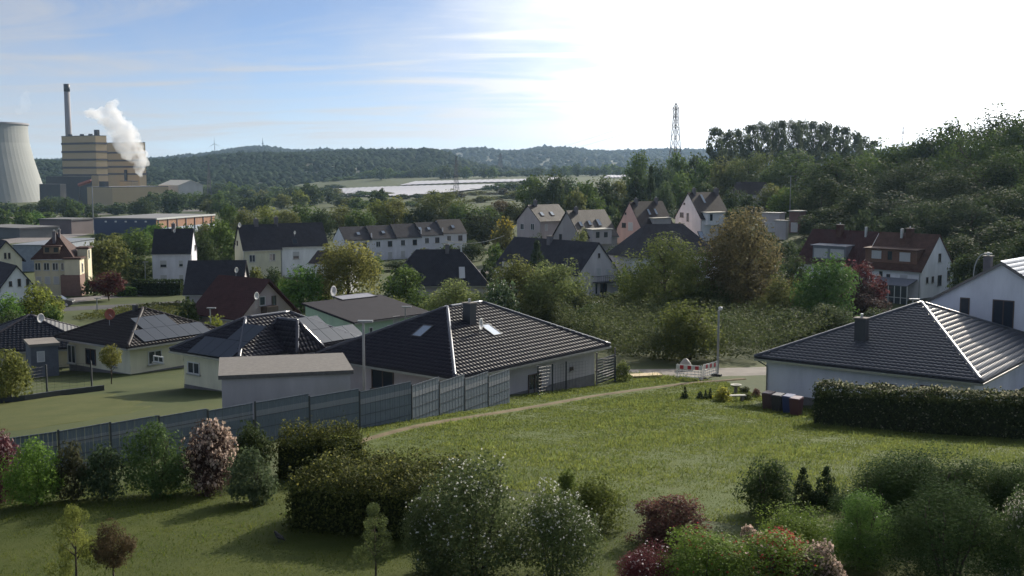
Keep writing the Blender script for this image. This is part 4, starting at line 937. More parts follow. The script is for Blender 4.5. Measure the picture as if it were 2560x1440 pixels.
# cooling tower
cD = 1150; cc = at(-62, 420, cD); gz = ground(cc.x, cD) - 2; zt = at(0, 309, cD + 10).z
ct = empty('cooling_tower', (cc.x, cD, gz), 0, 'huge pale hyperbolic cooling tower cut by the left edge', 'cooling tower')
k = cD / FPX; prof = []; H = zt - gz
for i in range(25):
    t = i / 24; z = H * t; py = 515 - 206 * t
    r = np.interp(py, [309, 330, 360, 400, 450, 500, 515], [125, 124.5, 127, 135, 148, 163, 168]) * k; prof.append((r, z))
n = 144; vs = [((r * (1 + (0.0012 if q % 2 else 0))) * math.cos(2*math.pi*q/n), (r * (1 + (0.0012 if q % 2 else 0))) * math.sin(2*math.pi*q/n), z) for r, z in prof for q in range(n)]
inn = [((r - 1.0) * math.cos(2*math.pi*q/n), (r - 1.0) * math.sin(2*math.pi*q/n), z) for r, z in prof[::-1] for q in range(n)]
nr = len(prof) * 2; vs += inn
fs = [(i*n+q, i*n+(q+1) % n, (i+1)*n+(q+1) % n, (i+1)*n+q) for i in range(nr-1) for q in range(n)]
me = bpy.data.meshes.new('shell'); me.from_pydata(vs, [], fs); me.update()
link('shell', me, ct, surf('tower_concrete', (0.27, 0.28, 0.265), 0.9, 0.12, 0.02, stretch=(1, 1, .15)))
MB().lathe([(prof[-1][0] + 1.2, H - 1.5), (prof[-1][0] + 1.2, H + .2), (prof[-1][0] - 1.2, H + .2)], 96).build('rim', CHIM, ct)
# steam
def plume(name, label, blobs, dens, D, seed):
    bm = bmesh.new()
    for (x, y, r) in blobs:
        c = at(x, y, D)
        bmesh.ops.create_icosphere(bm, subdivisions=3, radius=1.35 * r * D / FPX, matrix=Matrix.Translation(c + Vector((0, random.Random(x*y).uniform(-6, 6), 0))))
    rq = random.Random(5)
    for (x, y, r) in blobs:
        for _ in range(6):
            a = rq.uniform(0, 6.28); rr = r * rq.uniform(.35, .6); e = rq.uniform(.8, 1.15) * r
            c = at(x + math.cos(a) * e, y + math.sin(a) * e, D); bmesh.ops.create_icosphere(bm, subdivisions=2, radius=rr * D / FPX * 1.15, matrix=Matrix.Translation(c + Vector((0, rq.uniform(-.8, .8) * r * D / FPX, 0))))
    me = bpy.data.meshes.new('steam'); bm.to_mesh(me); bm.free()
    o = link(name, me); o['kind'] = 'stuff'; tag(o, label, 'steam')
    m = o.modifiers.new('union', 'REMESH'); m.mode = 'VOXEL'; m.voxel_size = 1.3
    tx = bpy.data.textures.new('billow', 'CLOUDS'); tx.noise_scale = 4.5; tx.noise_depth = 4
    dmod = o.modifiers.new('billow', 'DISPLACE'); dmod.texture = tx; dmod.texture_coords = 'GLOBAL'; dmod.strength = 6.0; dmod.mid_level = .45
    mt, nn, ll, bb = newmat('steam_' + name); nn.remove(bb)
    v = nn.new('ShaderNodeVolumePrincipled'); v.inputs['Color'].default_value = (1, 1, 1, 1)
    tcn = nn.new('ShaderNodeTexCoord'); nz = nn.new('ShaderNodeTexNoise'); nz.inputs['Scale'].default_value = .11; nz.inputs['Detail'].default_value = 5; nz.inputs['Roughness'].default_value = .6; ll.new(tcn.outputs['Object'], nz.inputs['Vector'])
    mr = nn.new('ShaderNodeMapRange'); ll.new(nz.outputs[0], mr.inputs[0]); mr.inputs[1].default_value = .40; mr.inputs[2].default_value = .56; mr.inputs[3].default_value = dens * .02; mr.inputs[4].default_value = dens; ll.new(mr.outputs[0], v.inputs['Density'])
    mt.cycles.volume_step_rate = .6; v.inputs['Anisotropy'].default_value = 0.1
    ll.new(v.outputs[0], nn['Material Output'].inputs['Volume']); me.materials.append(mt); return o
plume('steam_plume', 'billowing white steam plume rising before the second boiler house',
      [(350,440,5),(351,428,7),(352,416,9),(358,405,11),(352,396,13),(345,388,15),(336,380,17),(326,370,19),(318,358,21),(312,345,22),(308,333,20),(316,322,15),(300,325,19),(292,312,18),(285,300,16),(282,288,15),(284,272,12),(287,260,9),(272,288,14),(258,287,13),(244,286,11),(231,285,9),(220,283,7),(262,298,12),(325,345,16),(332,362,15),(360,398,8)], .13, 985, 1)
plume('steam_wisp', 'faint steam wisp above the cooling tower rim', [(56,280,7),(58,268,8),(60,256,9),(62,244,8),(64,234,6)], .012, 990, 2)
# lattice towers
STEEL = surf('galvanised_steel', (0.075, 0.07, 0.075), 0.6, 0.1, 1.0)
def lattice(name, label, px, top, D, profile, arms, thick, cat='pylon'):
    """profile: (photo y, width in photo px); square lattice mast tapering through these widths"""
    p = at(px, top, D); gz = ground(p.x, D); z0 = gz - .5
    root = empty(name, (p.x, D, z0), 0.5, label, cat)
    lv = [(at(px, y, D).z - z0, w * D / FPX / 2) for y, w in profile]; lv.sort(); zb, wb = lv[0]
    if zb > 3: lv = [(0, wb + (wb - lv[1][1]) * zb / max(1, lv[1][0] - zb) * .8)] + lv
    st_ = []
    for (za, wa), (zc, wc) in zip(lv, lv[1:]):
        m = max(1, int((zc - za) / max(2.2 * max(wa, .6), 2)))
        for i in range(m): st_.append((za + (zc - za) * i / m, wa + (wc - wa) * i / m))
    st_.append(lv[-1]); legs = MB(); br = MB()
    for sx, sy in ((1,1),(1,-1),(-1,-1),(-1,1)): legs.tube([(sx*w, sy*w, z) for z, w in st_], thick, 4)
    cs4 = [(1,1),(1,-1),(-1,-1),(-1,1)]
    for (za, wa), (zc, wc) in zip(st_, st_[1:]):
        for i in range(4):
            a, b = cs4[i], cs4[(i+1) % 4]
            br.tube([(a[0]*wa, a[1]*wa, za), (b[0]*wc, b[1]*wc, zc)], thick*.6, 4); br.tube([(b[0]*wa, b[1]*wa, za), (a[0]*wc, a[1]*wc, zc)], thick*.6, 4)
            br.tube([(a[0]*wc, a[1]*wc, zc), (b[0]*wc, b[1]*wc, zc)], thick*.6, 4)
    legs.build('legs', STEEL, root); br.build('bracing', STEEL, root)
    for y, w in arms:
        z = at(px, y, D).z - z0; L = w * D / FPX / 2; m = MB()
        for s_ in (1, -1):
            m.tube([(0, 0, z + .8), (L * s_, 0, z)], thick*.8, 4); m.tube([(0, 0, z - .8), (L * s_, 0, z)], thick*.8, 4); m.tube([(L * s_, 0, z), (L * s_, 0, z - 2.0)], thick*.6, 4)
        m.build('crossarm', STEEL, root)
    return root
lattice('transmission_tower', 'tall slender lattice tower standing above the trees left of the poplars', 1690, 258, 560, [(258,1),(268,8),(292,9),(318,12),(372,18),(410,24)], [(270,20),(292,12),(315,13)], .15)
lattice('pylon', 'lattice pylon in front of the white foil fields', 1140, 390, 900, [(390,1),(420,5),(455,8),(482,12)], [(403,12),(412,14)], .14)
lattice('pylon', 'distant hazy pylon before the blue hills', 1251, 383, 1900, [(383,1),(395,5),(420,9)], [(388,16),(394,12)], .4)
lattice('pylon', 'small pylon peeping over the trees in the gap at upper right', 2258, 316, 800, [(316,1),(328,3),(350,7)], [(328,10),(334,7)], .1)
lattice('pylon', 'thin pylon against the dark wooded hillside right of the pale hall', 521, 398, 1100, [(398,1),(430,4),(480,9)], [(410,9)], .2)
def wire(label, pts, r=.05, sag=4):
    P = [at(*q) for q in pts]; b = MB()
    for a, c in zip(P, P[1:]): b.tube([a.lerp(c, i / 14) - Vector((0, 0, sag * 4 * (i/14) * (1 - i/14))) for i in range(15)], r, 4)
    o = b.build('power_line', STEEL); tag(o, label, 'power line'); return o
wire('upper power line running left from the tall lattice tower', [(1690,270,560),(1251,388,1900)], .06, 8)
wire('lower power line running left from the tall lattice tower', [(1690,292,560),(1251,394,1900)], .06, 8)
wire('power line running right from the tall lattice tower to the poplars', [(1690,318,560),(2258,330,800)], .06, 6)
cable = MB(); A, B_ = at(1112, 600, 205), at(1260, 589, 200)
cable.tube([A.lerp(B_, i / 20) - Vector((0, 0, 4 * .95 * (i/20) * (1 - i/20))) for i in range(21)], .05, 6)
tag(cable.build('cable', surf('cable_sheath', (.55, .52, .45), .6)), 'pale cable sagging in front of the white terrace', 'cable')
# wind turbine and mast on the far ridge
p = at(537, 381, 4500); wt = empty('wind_turbine', p - Vector((0, 0, 6)), 0, 'tiny wind turbine on the far left ridge', 'wind turbine'); hh = at(537, 359, 4500).z - p.z + 6
TURB = surf('turbine_white', (0.45, 0.45, 0.46), 0.5)
MB().tube([(0, 0, 0), (0, 0, hh)], [1.9, 1.2], 12).build('tower', TURB, wt); MB().box(-1.4, -3, hh - 1, 1.4, 5, hh + 1.6).build('nacelle', TURB, wt)
for i in range(3):
    a = R(92 + 120 * i); b = MB(); L = 27; b.tube([(0, -3.4, hh), (L * .25 * math.cos(a), -3.4, hh + L * .25 * math.sin(a)), (L * math.cos(a), -3.4, hh + L * math.sin(a))], [.7, 1.3, .25], 6).build('blade', TURB, wt)
p = at(657, 369, 4590); mast = empty('radio_mast', p - Vector((0, 0, 12)), 0, 'slim radio mast on the summit of the far ridge', 'mast'); hh = at(657, 345, 4590).z - p.z + 12
MB().tube([(0, 0, 0), (0, 0, hh * .62), (0, 0, hh)], [2.2, 1.5, .5], 8).build('shaft', DARKMET, mast); MB().tube([(0, 0, hh * .55), (0, 0, hh * .62)], [4, 4], 12).build('platform', DARKMET, mast)

# ------------------------------------------------------------------ trading estate on the left
BLUE = surf('blue_cladding', (0.035, 0.055, 0.115), 0.5, 0.08, 0.4); ORNG = surf('orange_cladding', (0.36, 0.17, 0.085), 0.6, 0.08, 0.4); PALEB = surf('pale_blue_cladding', (0.42, 0.48, 0.56), 0.6, 0.06, 0.4)
wr = House('warehouse', 'blue warehouse with flat grey roof and orange and white side', 390, 546, 380, 233, 536, 15, 'flat', 540, BLUE, surf('membrane_roof', (0.16, 0.16, 0.165), 0.8, 0.12, 0.1), o=0.1, t=.5, cat='warehouse', gutter=False)
hB = wr.B; zt = wr.eh - .5
MB().box(wr.wx1 + .005, wr.wy0, zt * .52, wr.wx1 + .12, wr.wy1 + .1, zt).build('side_cladding', ORNG, wr.root)
MB().box(wr.wx1 + .005, wr.wy0, -1, wr.wx1 + .11, wr.wy1 + .1, zt * .52 - .003).build('side_cladding', PALEB, wr.root)
for i in range(7): y = wr.wy0 + hB * (i + .2) / 6.6; MB().box(wr.wx1 + .125, y - .12, -1, wr.wx1 + .3, y + .12, zt).build('pilaster', BLUE, wr.root)
for i in range(5):
    u = wr.hit(265 + 25 * i, 554, 'FL'); MB().box(u.x - .35, wr.wy0 - .25, u.z - .25, u.x + .35, wr.wy0 - .005, u.z + .25).build('wall_lamp', FRAME, wr.root)
MB().box(wr.wx1 + .1, wr.wy0 - .2, zt + .02, wr.wx1 + .5, wr.wy1 + .2, wr.eh + .06).build('parapet', FRAME, wr.root)
hl = House('industrial_hall', 'low grey industrial hall with pale roof edge at the left edge', 48, 570, 330, -80, 150, 30, 'flat', 560, surf('grey_cladding_dark', (0.13, 0.14, 0.14), 0.8, .1, .3), ROOFG, o=0.3, t=.5, cat='hall', gutter=False)
hl2 = House('industrial_hall', 'brownish low hall behind the villa roof next to the warehouse', 178, 548, 395, 95, 236, 20, 'flat', 540, surf('brown_cladding', (0.16, 0.13, 0.13), 0.8, .1, .3), ROOFG, o=0.3, t=.5, cat='hall', gutter=False)
fl = House('workshop', 'flat roofed bluish workshop behind the cream gabled house', 112, 612, 215, 28, 122, 4, 'flat', 606, surf('blue_grey_wall', (0.25, 0.28, 0.32), .8), surf('blue_sheet', (0.17, 0.19, 0.22), 0.6, .15, .3), o=0.2, B=22, cat='workshop', gutter=False)
pp = gp(80, 594); ps = empty('pipe_stack', (pp.x, pp.y, pp.z + .2), .3, 'stack of red pipes in the yard behind the villa', 'pipes')
for i, (y, z) in enumerate(((0, .3), (.62, .3), (.31, .84))): MB().tube([(-5, y, z), (5, y, z)], .3, 10).build('pipe', RED, ps)
pp = gp(44, 595); tk = empty('storage_tank', (pp.x, pp.y, pp.z + .2), .5, 'white cylindrical tank lying in the yard', 'tank')
MB().tube([(-3.2, 0, 1.2), (-2.8, 0, 1.2), (2.8, 0, 1.2), (3.2, 0, 1.2)], [.5, 1.0, 1.0, .5], 14).build('vessel', FRAME, tk, True)
for x in (-1.8, 1.8): MB().box(x - .2, -.7, -.3, x + .2, .7, .5).build('saddle', CONC, tk)
for i, (x, y, c, lb) in enumerate(((212, 572, (.45, .40, .34), 'pale container among the stacked goods by the blue warehouse'), (196, 573, (.30, .14, .09), 'rust red container among the stacked goods by the blue warehouse'), (160, 581, (.12, .30, .16), 'green container in the yard behind the villa roof'))):
    pp = gp(x, y); ctn = empty('container', (pp.x, pp.y, pp.z + .2), .4 + i, lb, 'container'); mm = surf('container_%d' % i, c, .6, .1, 1)
    b = MB()
    for kx in range(15): b.box(-3 + kx * .4, -1.2, 0, -2.8 + kx * .4, 1.2, 2.5)
    b.build('side_ribs', mm, ctn); MB().box(-3.05, -1.15, .02, 2.95, 1.15, 2.45).build('body', mm, ctn)

# ------------------------------------------------------------------ street lamps and poles
LAMPM = surf('lamp_paint', (0.26, 0.27, 0.28), 0.45, 0.06, 3, metal=.3)
def lamp(px, top, D, label, style='arm', lean=1, r=.055, base=None):
    p = at(px, top, D); gz = ground(p.x, D); h = p.z - gz
    o = empty('street_lamp', (p.x, D, gz), 0, label, 'street lamp')
    if style == 'arc':
        pts = [(0, 0, -.3), (0, 0, h * .72)] + [(lean * (1 - math.cos(t)) * 1.0, 0, h * .72 + h * .28 * math.sin(t)) for t in (.4, .8, 1.2, 1.57)]
        MB().tube(pts, r, 8).build('pole', LAMPM, o); MB().box(lean * 1.0 - .05, -.1, h - .08, lean * 1.7, .1, h + .06).build('lamp_head', LAMPM, o)
    elif style == 'tee':
        MB().tube([(0, 0, -.3), (0, 0, h - .06)], [r * 1.3, r], 8).build('pole', LAMPM, o); MB().box(-.3, -.14, h - .055, .55, .14, h + .05).build('lamp_head', LAMPM, o)
    else:
        MB().tube([(0, 0, -.3), (0, 0, h - .12)], [r * 1.3, r], 8).build('pole', LAMPM, o)
        hd = MB().lathe([(.02, h - .12), (.09, h - .1), (.15, h - .02), (.16, h + .06), (.12, h + .13), (.02, h + .16)], 14, (lean * .12, 0)).build('lamp_head', FRAME, o, True)
    return o
lamp(1797, 772, 81, 'street lamp with white head beside the red and white barrier', 'ball', 1, .07)
lamp(908, 803, 63, 'street lamp with flat head in front of the black pyramid roof', 'tee', 1, .07); lamp(1013, 767, 98, 'street lamp before the pale green house', 'tee', 1); lamp(525, 770, 106, 'street lamp in front of the wine red roof', 'tee', 1)
lamp(242, 745, 138, 'street lamp beside the side street above the brown roof', 'tee', 1, .07); lamp(362, 655, 182, 'slim lamp post left of the narrow white house', 'tee', -1, .07); lamp(2436, 634, 108, 'curved arm street lamp behind the big white house', 'arc', 1, .06)
lamp(1531, 628, 186, 'curved arm street lamp behind the grey double house', 'arc', 1, .06); lamp(1977, 440, 250, 'tall thin lamp post before the trees above the garages', 'tee', 1, .08); lamp(230, 467, 440, 'tall mast beside the blue warehouse', 'tee', 1, .18)
lamp(2282, 748, 92, 'street lamp head showing over the slate blue roof ridge', 'tee', -1)

# ------------------------------------------------------------------ fences by the meadow
SLAT = surf('privacy_strip', (0.115, 0.145, 0.175), 0.55, 0.10, 2.0); SLATL = surf('privacy_band', (0.21, 0.225, 0.245), 0.55, 0.08, 2.0); POST = surf('anthracite_post', (0.040, 0.046, 0.052), 0.5, .1, 2)
def along(pts, step):
    P = [gp(*q) for q in pts]; out_ = [P[0]]
    for a, b in zip(P, P[1:]):
        k = max(1, round((b - a).length / step)); out_ += [a.lerp(b, i / k) for i in range(1, k + 1)]
    for q in out_: q.z = ground(q.x, q.y)
    return out_
def screen_fence(label, pts, h=1.72):
    P = along(pts, 2.5); root = empty('screen_fence', P[0], 0, label, 'fence')
    for i, (a, b) in enumerate(zip(P, P[1:])):
        a, b = a - P[0], b - P[0]; d = (b - a); L = Vector((d.x, d.y, 0)).length; ang = math.atan2(d.y, d.x)
        top = max(a.z, b.z) + h; pn = MB(); bd = MB(); lo = min(a.z, b.z) - .3 - a.z; hi = top - a.z; n = max(4, int(L / .16))
        for k in range(n):
            x0, x1 = .04 + (L - .08) * k / n, .04 + (L - .08) * (k + .9) / n; y = .006 * (k % 2)
            pn.box(x0, y - .012, lo, x1, y + .012, hi - .62); pn.box(x0, y - .012, hi - .36, x1, y + .012, hi)
            bd.box(x0, y - .012, hi - .615, x1, y + .012, hi - .365)
        o = pn.build('screen_panel', SLAT, root); o.location = a; o.rotation_euler = (0, 0, ang)
        bb = bd.build('pale_band', SLATL, o)
        rails = MB()
        for z in (.1, .6, 1.1, hi - .05): rails.box(.03, -.03, z, L - .03, -.018, z + .02)
        rails.build('rail', POST, o)
        ps = MB().box(-.03, -.03, -.5, .03, .03, hi + .06).build('post', POST, root); ps.location = a; ps.rotation_euler = (0, 0, ang)
    return root
screen_fence('long grey privacy strip fence climbing beside the dirt path', [(640, 1108), (900, 1076), (1030, 1052), (1275, 1010)])
screen_fence('dark privacy strip fence behind the garden shrubs on the left', [(-90, 1228), (150, 1186), (400, 1144), (636, 1110)], 1.6)
def mesh_fence(label, pts, h=1.75, step=2.5, bars=9):
    P = along(pts, step); root = empty('mesh_fence', P[0], 0, label, 'fence')
    for i, a in enumerate(P):
        o = MB().box(-.045, -.045, -.5, .045, .045, h + .12).build('post', POST, root); o.location = a - P[0]
        if i + 1 < len(P):
            b = P[i+1] - a; m = MB()
            for k in range(bars): z = .1 + (h - .1) * k / (bars - 1); m.tube([(0, 0, z), (b.x, b.y, b.z + z)], .005, 4)
            n = int(b.length / .4)
            for k in range(n): q = b * (k / n); m.tube([(q.x, q.y, q.z + .05), (q.x, q.y, q.z + h)], .005, 3)
            w = m.build('wire_mesh', POST, root); w.location = a - P[0]
    return root
mesh_fence('dark mesh fence on slim posts along the grey bungalow wall', [(1345, 993), (1415, 978), (1478, 966), (1538, 957)])
mesh_fence('dark mesh fence between the left gardens', [(-40, 1010), (28, 1000), (118, 985), (230, 972)], 1.7, 3.2)
gt = gp(1492, 968); g2 = gp(1538, 957); gr = empty('garden_gate', gt, 0, 'dark horizontal board gate at the end of the grey bungalow', 'gate'); dv = g2 - gt; ang = math.atan2(dv.y, dv.x); L = dv.length
for k in range(9):
    o = MB().box(.05, -.02, .06 + k * .19, L - .05, .02, .20 + k * .19).build('board', POST, gr); o.rotation_euler = (0, 0, ang); o.location = (.0, .35, 0)
for x in (0, L): o = MB().box(x - .05, -.05, -.4, x + .05, .05, 2.2).build('post', POST, gr); o.rotation_euler = (0, 0, ang); o.location = (0, .35, 0)
kerb = along([(-60, 1016), (60, 1004), (150, 990), (260, 978)], 3.0); kr = MB()
for a, b in zip(kerb, kerb[1:]):
    d = (b - a); s_ = Vector((d.y, -d.x, 0)).normalized() * .06
    kr.add([a - s_ + Vector((0,0,-.3)), b - s_ + Vector((0,0,-.3)), b + s_ + Vector((0,0,-.3)), a + s_ + Vector((0,0,-.3)), a - s_ + Vector((0,0,.35)), b - s_ + Vector((0,0,.35)), b + s_ + Vector((0,0,.35)), a + s_ + Vector((0,0,.35))], [(0,3,2,1),(4,5,6,7),(0,1,5,4),(1,2,6,5),(2,3,7,6),(3,0,4,7)])
tag(kr.build('garden_wall', POST), 'low dark garden wall along the left side lawn', 'wall')

# ------------------------------------------------------------------ roadworks barrier, bins, garden odds and ends
BW = surf('barrier_white', (0.68, 0.68, 0.66), 0.5, 0.06, 3); BR = surf('barrier_red', (0.50, 0.035, 0.05), 0.45, 0.06, 3); RUB = surf('rubber_foot', (0.035, 0.035, 0.035), 0.8)
def barrier(label, pa, pb):
    a, b = gp(*pa), gp(*pb); d = b - a; L = Vector((d.x, d.y)).length; o = empty('barrier', a, math.atan2(d.y, d.x), label, 'barrier', None); tl = d.z / L
    nb = max(4, int(L / .26))
    for k in range(nb):
        x0 = L * k / nb; z = tl * x0
        MB().box(x0 + .004, -.03, z + .72, x0 + L / nb - .004, .03, z + .98).build('red_board' if k % 2 else 'white_board', BR if k % 2 else BW, o)
    rl = MB()
    for z in (.16, .36, .56): rl.box(0, -.02, z, L, .02, z + .05)
    rl.box(0, -.02, .985, L, .02, 1.02); rl.build('rail', BW, o)
    bars = MB()
    for k in range(nb + 1): bars.box(L * k / nb - .012, -.012, .1, L * k / nb + .012, .012, .715)
    bars.build('bars', BW, o)
    for x in (.1, L - .1): MB().box(x - .025, -.022, 0, x + .025, .024, 1.06).build('upright', BW, o); MB().box(x - .12, -.38, -.05, x + .12, .38, .08).build('foot', RUB, o)
barrier('longer red and white plastic barrier facing the meadow at the roadworks', (1690, 946), (1756, 951)); barrier('shorter red and white plastic barrier beside the street lamp', (1758, 950), (1793, 943))
q = gp(1722, 938); tv = []; rng = np.random.default_rng(4)
hp = MB(); rings = [(1.0, 0), (.9, .35), (.6, .75), (.25, 1.0), (.02, 1.05)]
hp.v = [(.6 * r * math.cos(t * .524) * (1 + .15 * math.sin(t * 3)), r * math.sin(t * .524) * .5, z * 1.05 - .2) for r, z in rings for t in range(12)]; hp.f = [(i*12+k, i*12+(k+1) % 12, (i+1)*12+(k+1) % 12, (i+1)*12+k) for i in range(4) for k in range(12)]
o = hp.build('covered_heap', surf('tarp', (.42, .40, .34), .6, .15, 2), None, True); o.location = q + Vector((0, 1.6, 0)); tag(o, 'pale tarpaulin covered heap behind the roadworks barrier', 'heap')
q = gp(1608, 944); pl = empty('plank_stack', q, .25, 'flat pale board lying by the road left of the barrier', 'boards')
for k in range(3): MB().box(-1.2 + .05 * k, -.5, .02 + k * .07, 1.2 + .05 * k, .5, .083 + k * .07).build('board', surf('fresh_wood', (.45, .34, .17), .7), pl)
def bin_(px, py, label, c, dx=0):
    p = gp(px, py); p = Vector((p.x, p.y, ground(p.x, p.y))); m = surf('bin_' + label[:6], c, .45, .08, 3); o = empty('wheelie_bin', p, -b5.a, label, 'bin')
    b = MB(); b.add([(-.24,-.28,.06),(.24,-.28,.06),(.24,.28,.06),(-.24,.28,.06),(-.29,-.36,1.0),(.29,-.36,1.0),(.29,.36,1.0),(-.29,.36,1.0)], [(0,3,2,1),(4,5,6,7),(0,1,5,4),(1,2,6,5),(2,3,7,6),(3,0,4,7)]); b.build('body', m, o)
    l_ = MB(); l_.add([(-.31,-.39,1.003),(.31,-.39,1.003),(.31,.38,1.003),(-.31,.38,1.003),(-.27,-.34,1.06),(.27,-.34,1.06),(.27,.36,1.10),(-.27,.36,1.10)], [(0,3,2,1),(4,5,6,7),(0,1,5,4),(1,2,6,5),(2,3,7,6),(3,0,4,7)]); l_.build('lid', m, o)
    for s_ in (-1, 1): MB().tube([(s_*.2 - .03, .3, .1), (s_*.2 + .03, .3, .1)], .1, 10).build('wheel', RUB, o)
bin_(1921, 1025, 'brown wheelie bin at the corner of the white bungalow', (.10, .055, .05)); bin_(1945, 1030, 'dark wheelie bin between the brown and the blue one', (.045, .04, .045)); bin_(1972, 1036, 'blue wheelie bin beside the white bungalow wall', (.03, .045, .14)); bin_(1990, 1040, 'rightmost dark red wheelie bin by the hedge end', (.10, .035, .045))
q = gp(1838, 1004); bn = empty('garden_bench', q, .1, 'low white stone bench with round white top behind the yellow bush', 'bench')
MB().box(-1.1, -.2, .32, .65, .2, .39).build('seat', LIGHTR, bn); 
for x in (-.9, .45): MB().box(x - .08, -.18, -.1, x + .08, .18, .317).build('leg', CONC, bn)
q = gp(1839, 988); sb = empty('bird_bath', q, 0, 'pale round bird bath beside the yellow bush', 'bird bath')
MB().tube([(0, 0, -.1), (0, 0, .5)], [.16, .1], 10).build('pedestal', CONC, sb); MB().lathe([(.02, .5), (.2, .51), (.36, .62), (.37, .66), (.3, .64), (.02, .58)], 18).build('bowl', LIGHTR, sb, True)
q = gp(1480, 745); q = at(1518, 729, 150); gz = ground(q.x, 150); fp = empty('flagpole', (q.x, 150, gz), 0, 'flagpole with limp black red and gold flag by the grey double house', 'flagpole'); hh = q.z - gz
MB().tube([(0, 0, -.3), (0, 0, hh)], [.045, .03], 8).build('pole', FRAME, fp)
fl_ = empty('flag', (0, 0, 0)); fl_.parent = fp
for nm, c, x0, x1 in (('black_stripe', (.02, .02, .02), 0, 1), ('red_stripe', (.45, .03, .03), 1, 2), ('gold_stripe', (.55, .36, .03), 2, 3)):
    v, f = [], []
    for i in range(7):
        for j in range(2):
            z = hh - .2 - (x0 + (x1 - x0) * j) * .62; v.append((.05 + i * .05, .06 * math.sin(i * 1.9 + z), z - i * .05))
    f = [(2*i, 2*i+1, 2*i+3, 2*i+2) for i in range(6)]
    me = bpy.data.meshes.new(nm); me.from_pydata(v, [], f); me.update(); link(nm, me, fl_, surf('flag_' + nm, c, .8, .05, 3))
# parked car on the side street
q = gp(146, 768); car = empty('parked_car', q + Vector((0, 0, .05)), .15, 'small dark parked car at the edge of the side street', 'car')
CARP = surf('car_paint', (0.03, 0.032, 0.038), .3, .05, 2, coat=.6)
cb_ = MB(); sec = [(-2.0, .35, .75), (-1.9, .3, .9), (-1.0, .28, .98), (1.1, .28, .98), (1.9, .3, .82), (2.05, .38, .6)]
cb_.v = [(x, s_ * .85, z) for x, z0, z1 in sec for (s_, z) in ((-1, z0), (-1, z1), (1, z1), (1, z0))]; cb_.f = [(i*4+k, i*4+(k+1) % 4, (i+1)*4+(k+1) % 4, (i+1)*4+k) for i in range(5) for k in range(4)] + [(3,2,1,0), (20,21,22,23)]
cb_.build('body', CARP, car); gh = MB(); gh.add([(-1.75,-.78,.92),(1.0,-.78,.97),(1.0,.78,.97),(-1.75,.78,.92),(-1.4,-.6,1.42),(.35,-.6,1.45),(.35,.6,1.45),(-1.4,.6,1.42)], [(4,5,6,7),(0,1,5,4),(1,2,6,5),(2,3,7,6),(3,0,4,7)]); gh.build('cabin_glass', GLASS, car)
MB().box(-1.42, -.61, 1.43, .36, .61, 1.49).build('car_roof', CARP, car)
for x in (-1.25, 1.25):
    for s_ in (-1, 1): w = MB().tube([(x, s_*.72, .3), (x, s_*.9, .3)], .31, 16).build('wheel', RUB, car); MB().tube([(x, s_*.901, .3), (x, s_*.915, .3)], .19, 12).build('rim', METAL, w)
for s_ in (-1, 1): MB().box(1.9, s_*.55 - .18, .6, 2.0, s_*.55 + .18, .76).build('headlight', FRAME, car)
# blackbird on the lawn
q = gp(699, 1362); bd = empty('blackbird', q + Vector((0, 0, .03)), 2.6, 'small black bird standing on the sunny lawn', 'bird'); BK = surf('bird_black', (.012, .012, .013), .6)
body = MB().tube([(-.20, 0, .10), (-.10, 0, .13), (-.03, 0, .155), (.05, 0, .19), (.10, 0, .225), (.13, 0, .262), (.165, 0, .275), (.19, 0, .268)], [.012, .026, .058, .066, .055, .040, .036, .012], 12).build('body', BK, bd, True)
MB().tube([(.185, 0, .268), (.225, 0, .262)], [.010, .002], 6).build('beak', surf('beak', (.5, .25, .02), .5), bd)
for s_ in (-1, 1):
    MB().tube([(.02, s_*.03, .14), (.015, s_*.03, .06), (.0, s_*.03, -.01)], .005, 5).build('leg', DARKMET, bd)
    MB().tube([(.08, s_*.055, .19), (-.02, s_*.062, .165), (-.15, s_*.03, .12)], [.018, .036, .006], 8).build('wing', BK, bd, True)
# ------------------------------------------------------------------ colours of leaves
MIDG = (0.065, 0.098, 0.026); DARKG = (0.044, 0.062, 0.024); YELG = (0.125, 0.145, 0.032); OLIVE = (0.100, 0.110, 0.036); BRIGHT = (0.080, 0.145, 0.030); BLUEG = (0.050, 0.075, 0.036)
COPPER = (0.092, 0.080, 0.040); WINE = (0.090, 0.022, 0.028); REDL = (0.20, 0.035, 0.035); CONIF = (0.034, 0.048, 0.024); PALE = (0.125, 0.150, 0.055)
# ------------------------------------------------------------------ single trees among the houses
T = tree
T('willow', 872, 603, 146, 180, 'weep', (0.135, 0.135, 0.042), 'big round olive willow in front of the white house half', cb=.02, mat=LEAFT)
T('shrub', 757, 664, 141, 120, 'shrub', BRIGHT, 'bright green bushy shrub left of the big willow', 'shrub', cb=.0, stems=4)
T('shrub', 686, 668, 160, 70, 'shrub', DARKG, 'dark green shrub under the cream house windows', 'shrub', cb=.0, stems=4)
T('maple_tree', 1010, 664, 138, 118, 'round', MIDG, 'rounded green tree right of the big willow', cb=.1)
T('goat_willow', 1138, 697, 118, 165, 'round', PALE, 'pale yellow green willow behind the black pyramid roof', cb=.05, mat=LEAFT)
T('cherry_tree', 1292, 640, 122, 160, 'egg', OLIVE, 'tall leafy tree left of the grey double house', cb=.1); T('cherry_tree', 1392, 652, 119, 165, 'round', PALE, 'leafy tree covering the front of the grey double house', cb=.08)
T('elder_bush', 1250, 700, 112, 110, 'shrub', BLUEG, 'grey green bush with white blossom left of the leafy trees', 'shrub', cb=0, stems=4, bl=[('blossoms', 160, .02, (.55, .55, .48), .3)])
T('yew_tree', 1344, 604, 160, 80, 'cone', CONIF, 'dark rounded yew in front of the black double roof', cb=.02, mat=NEEDLE)
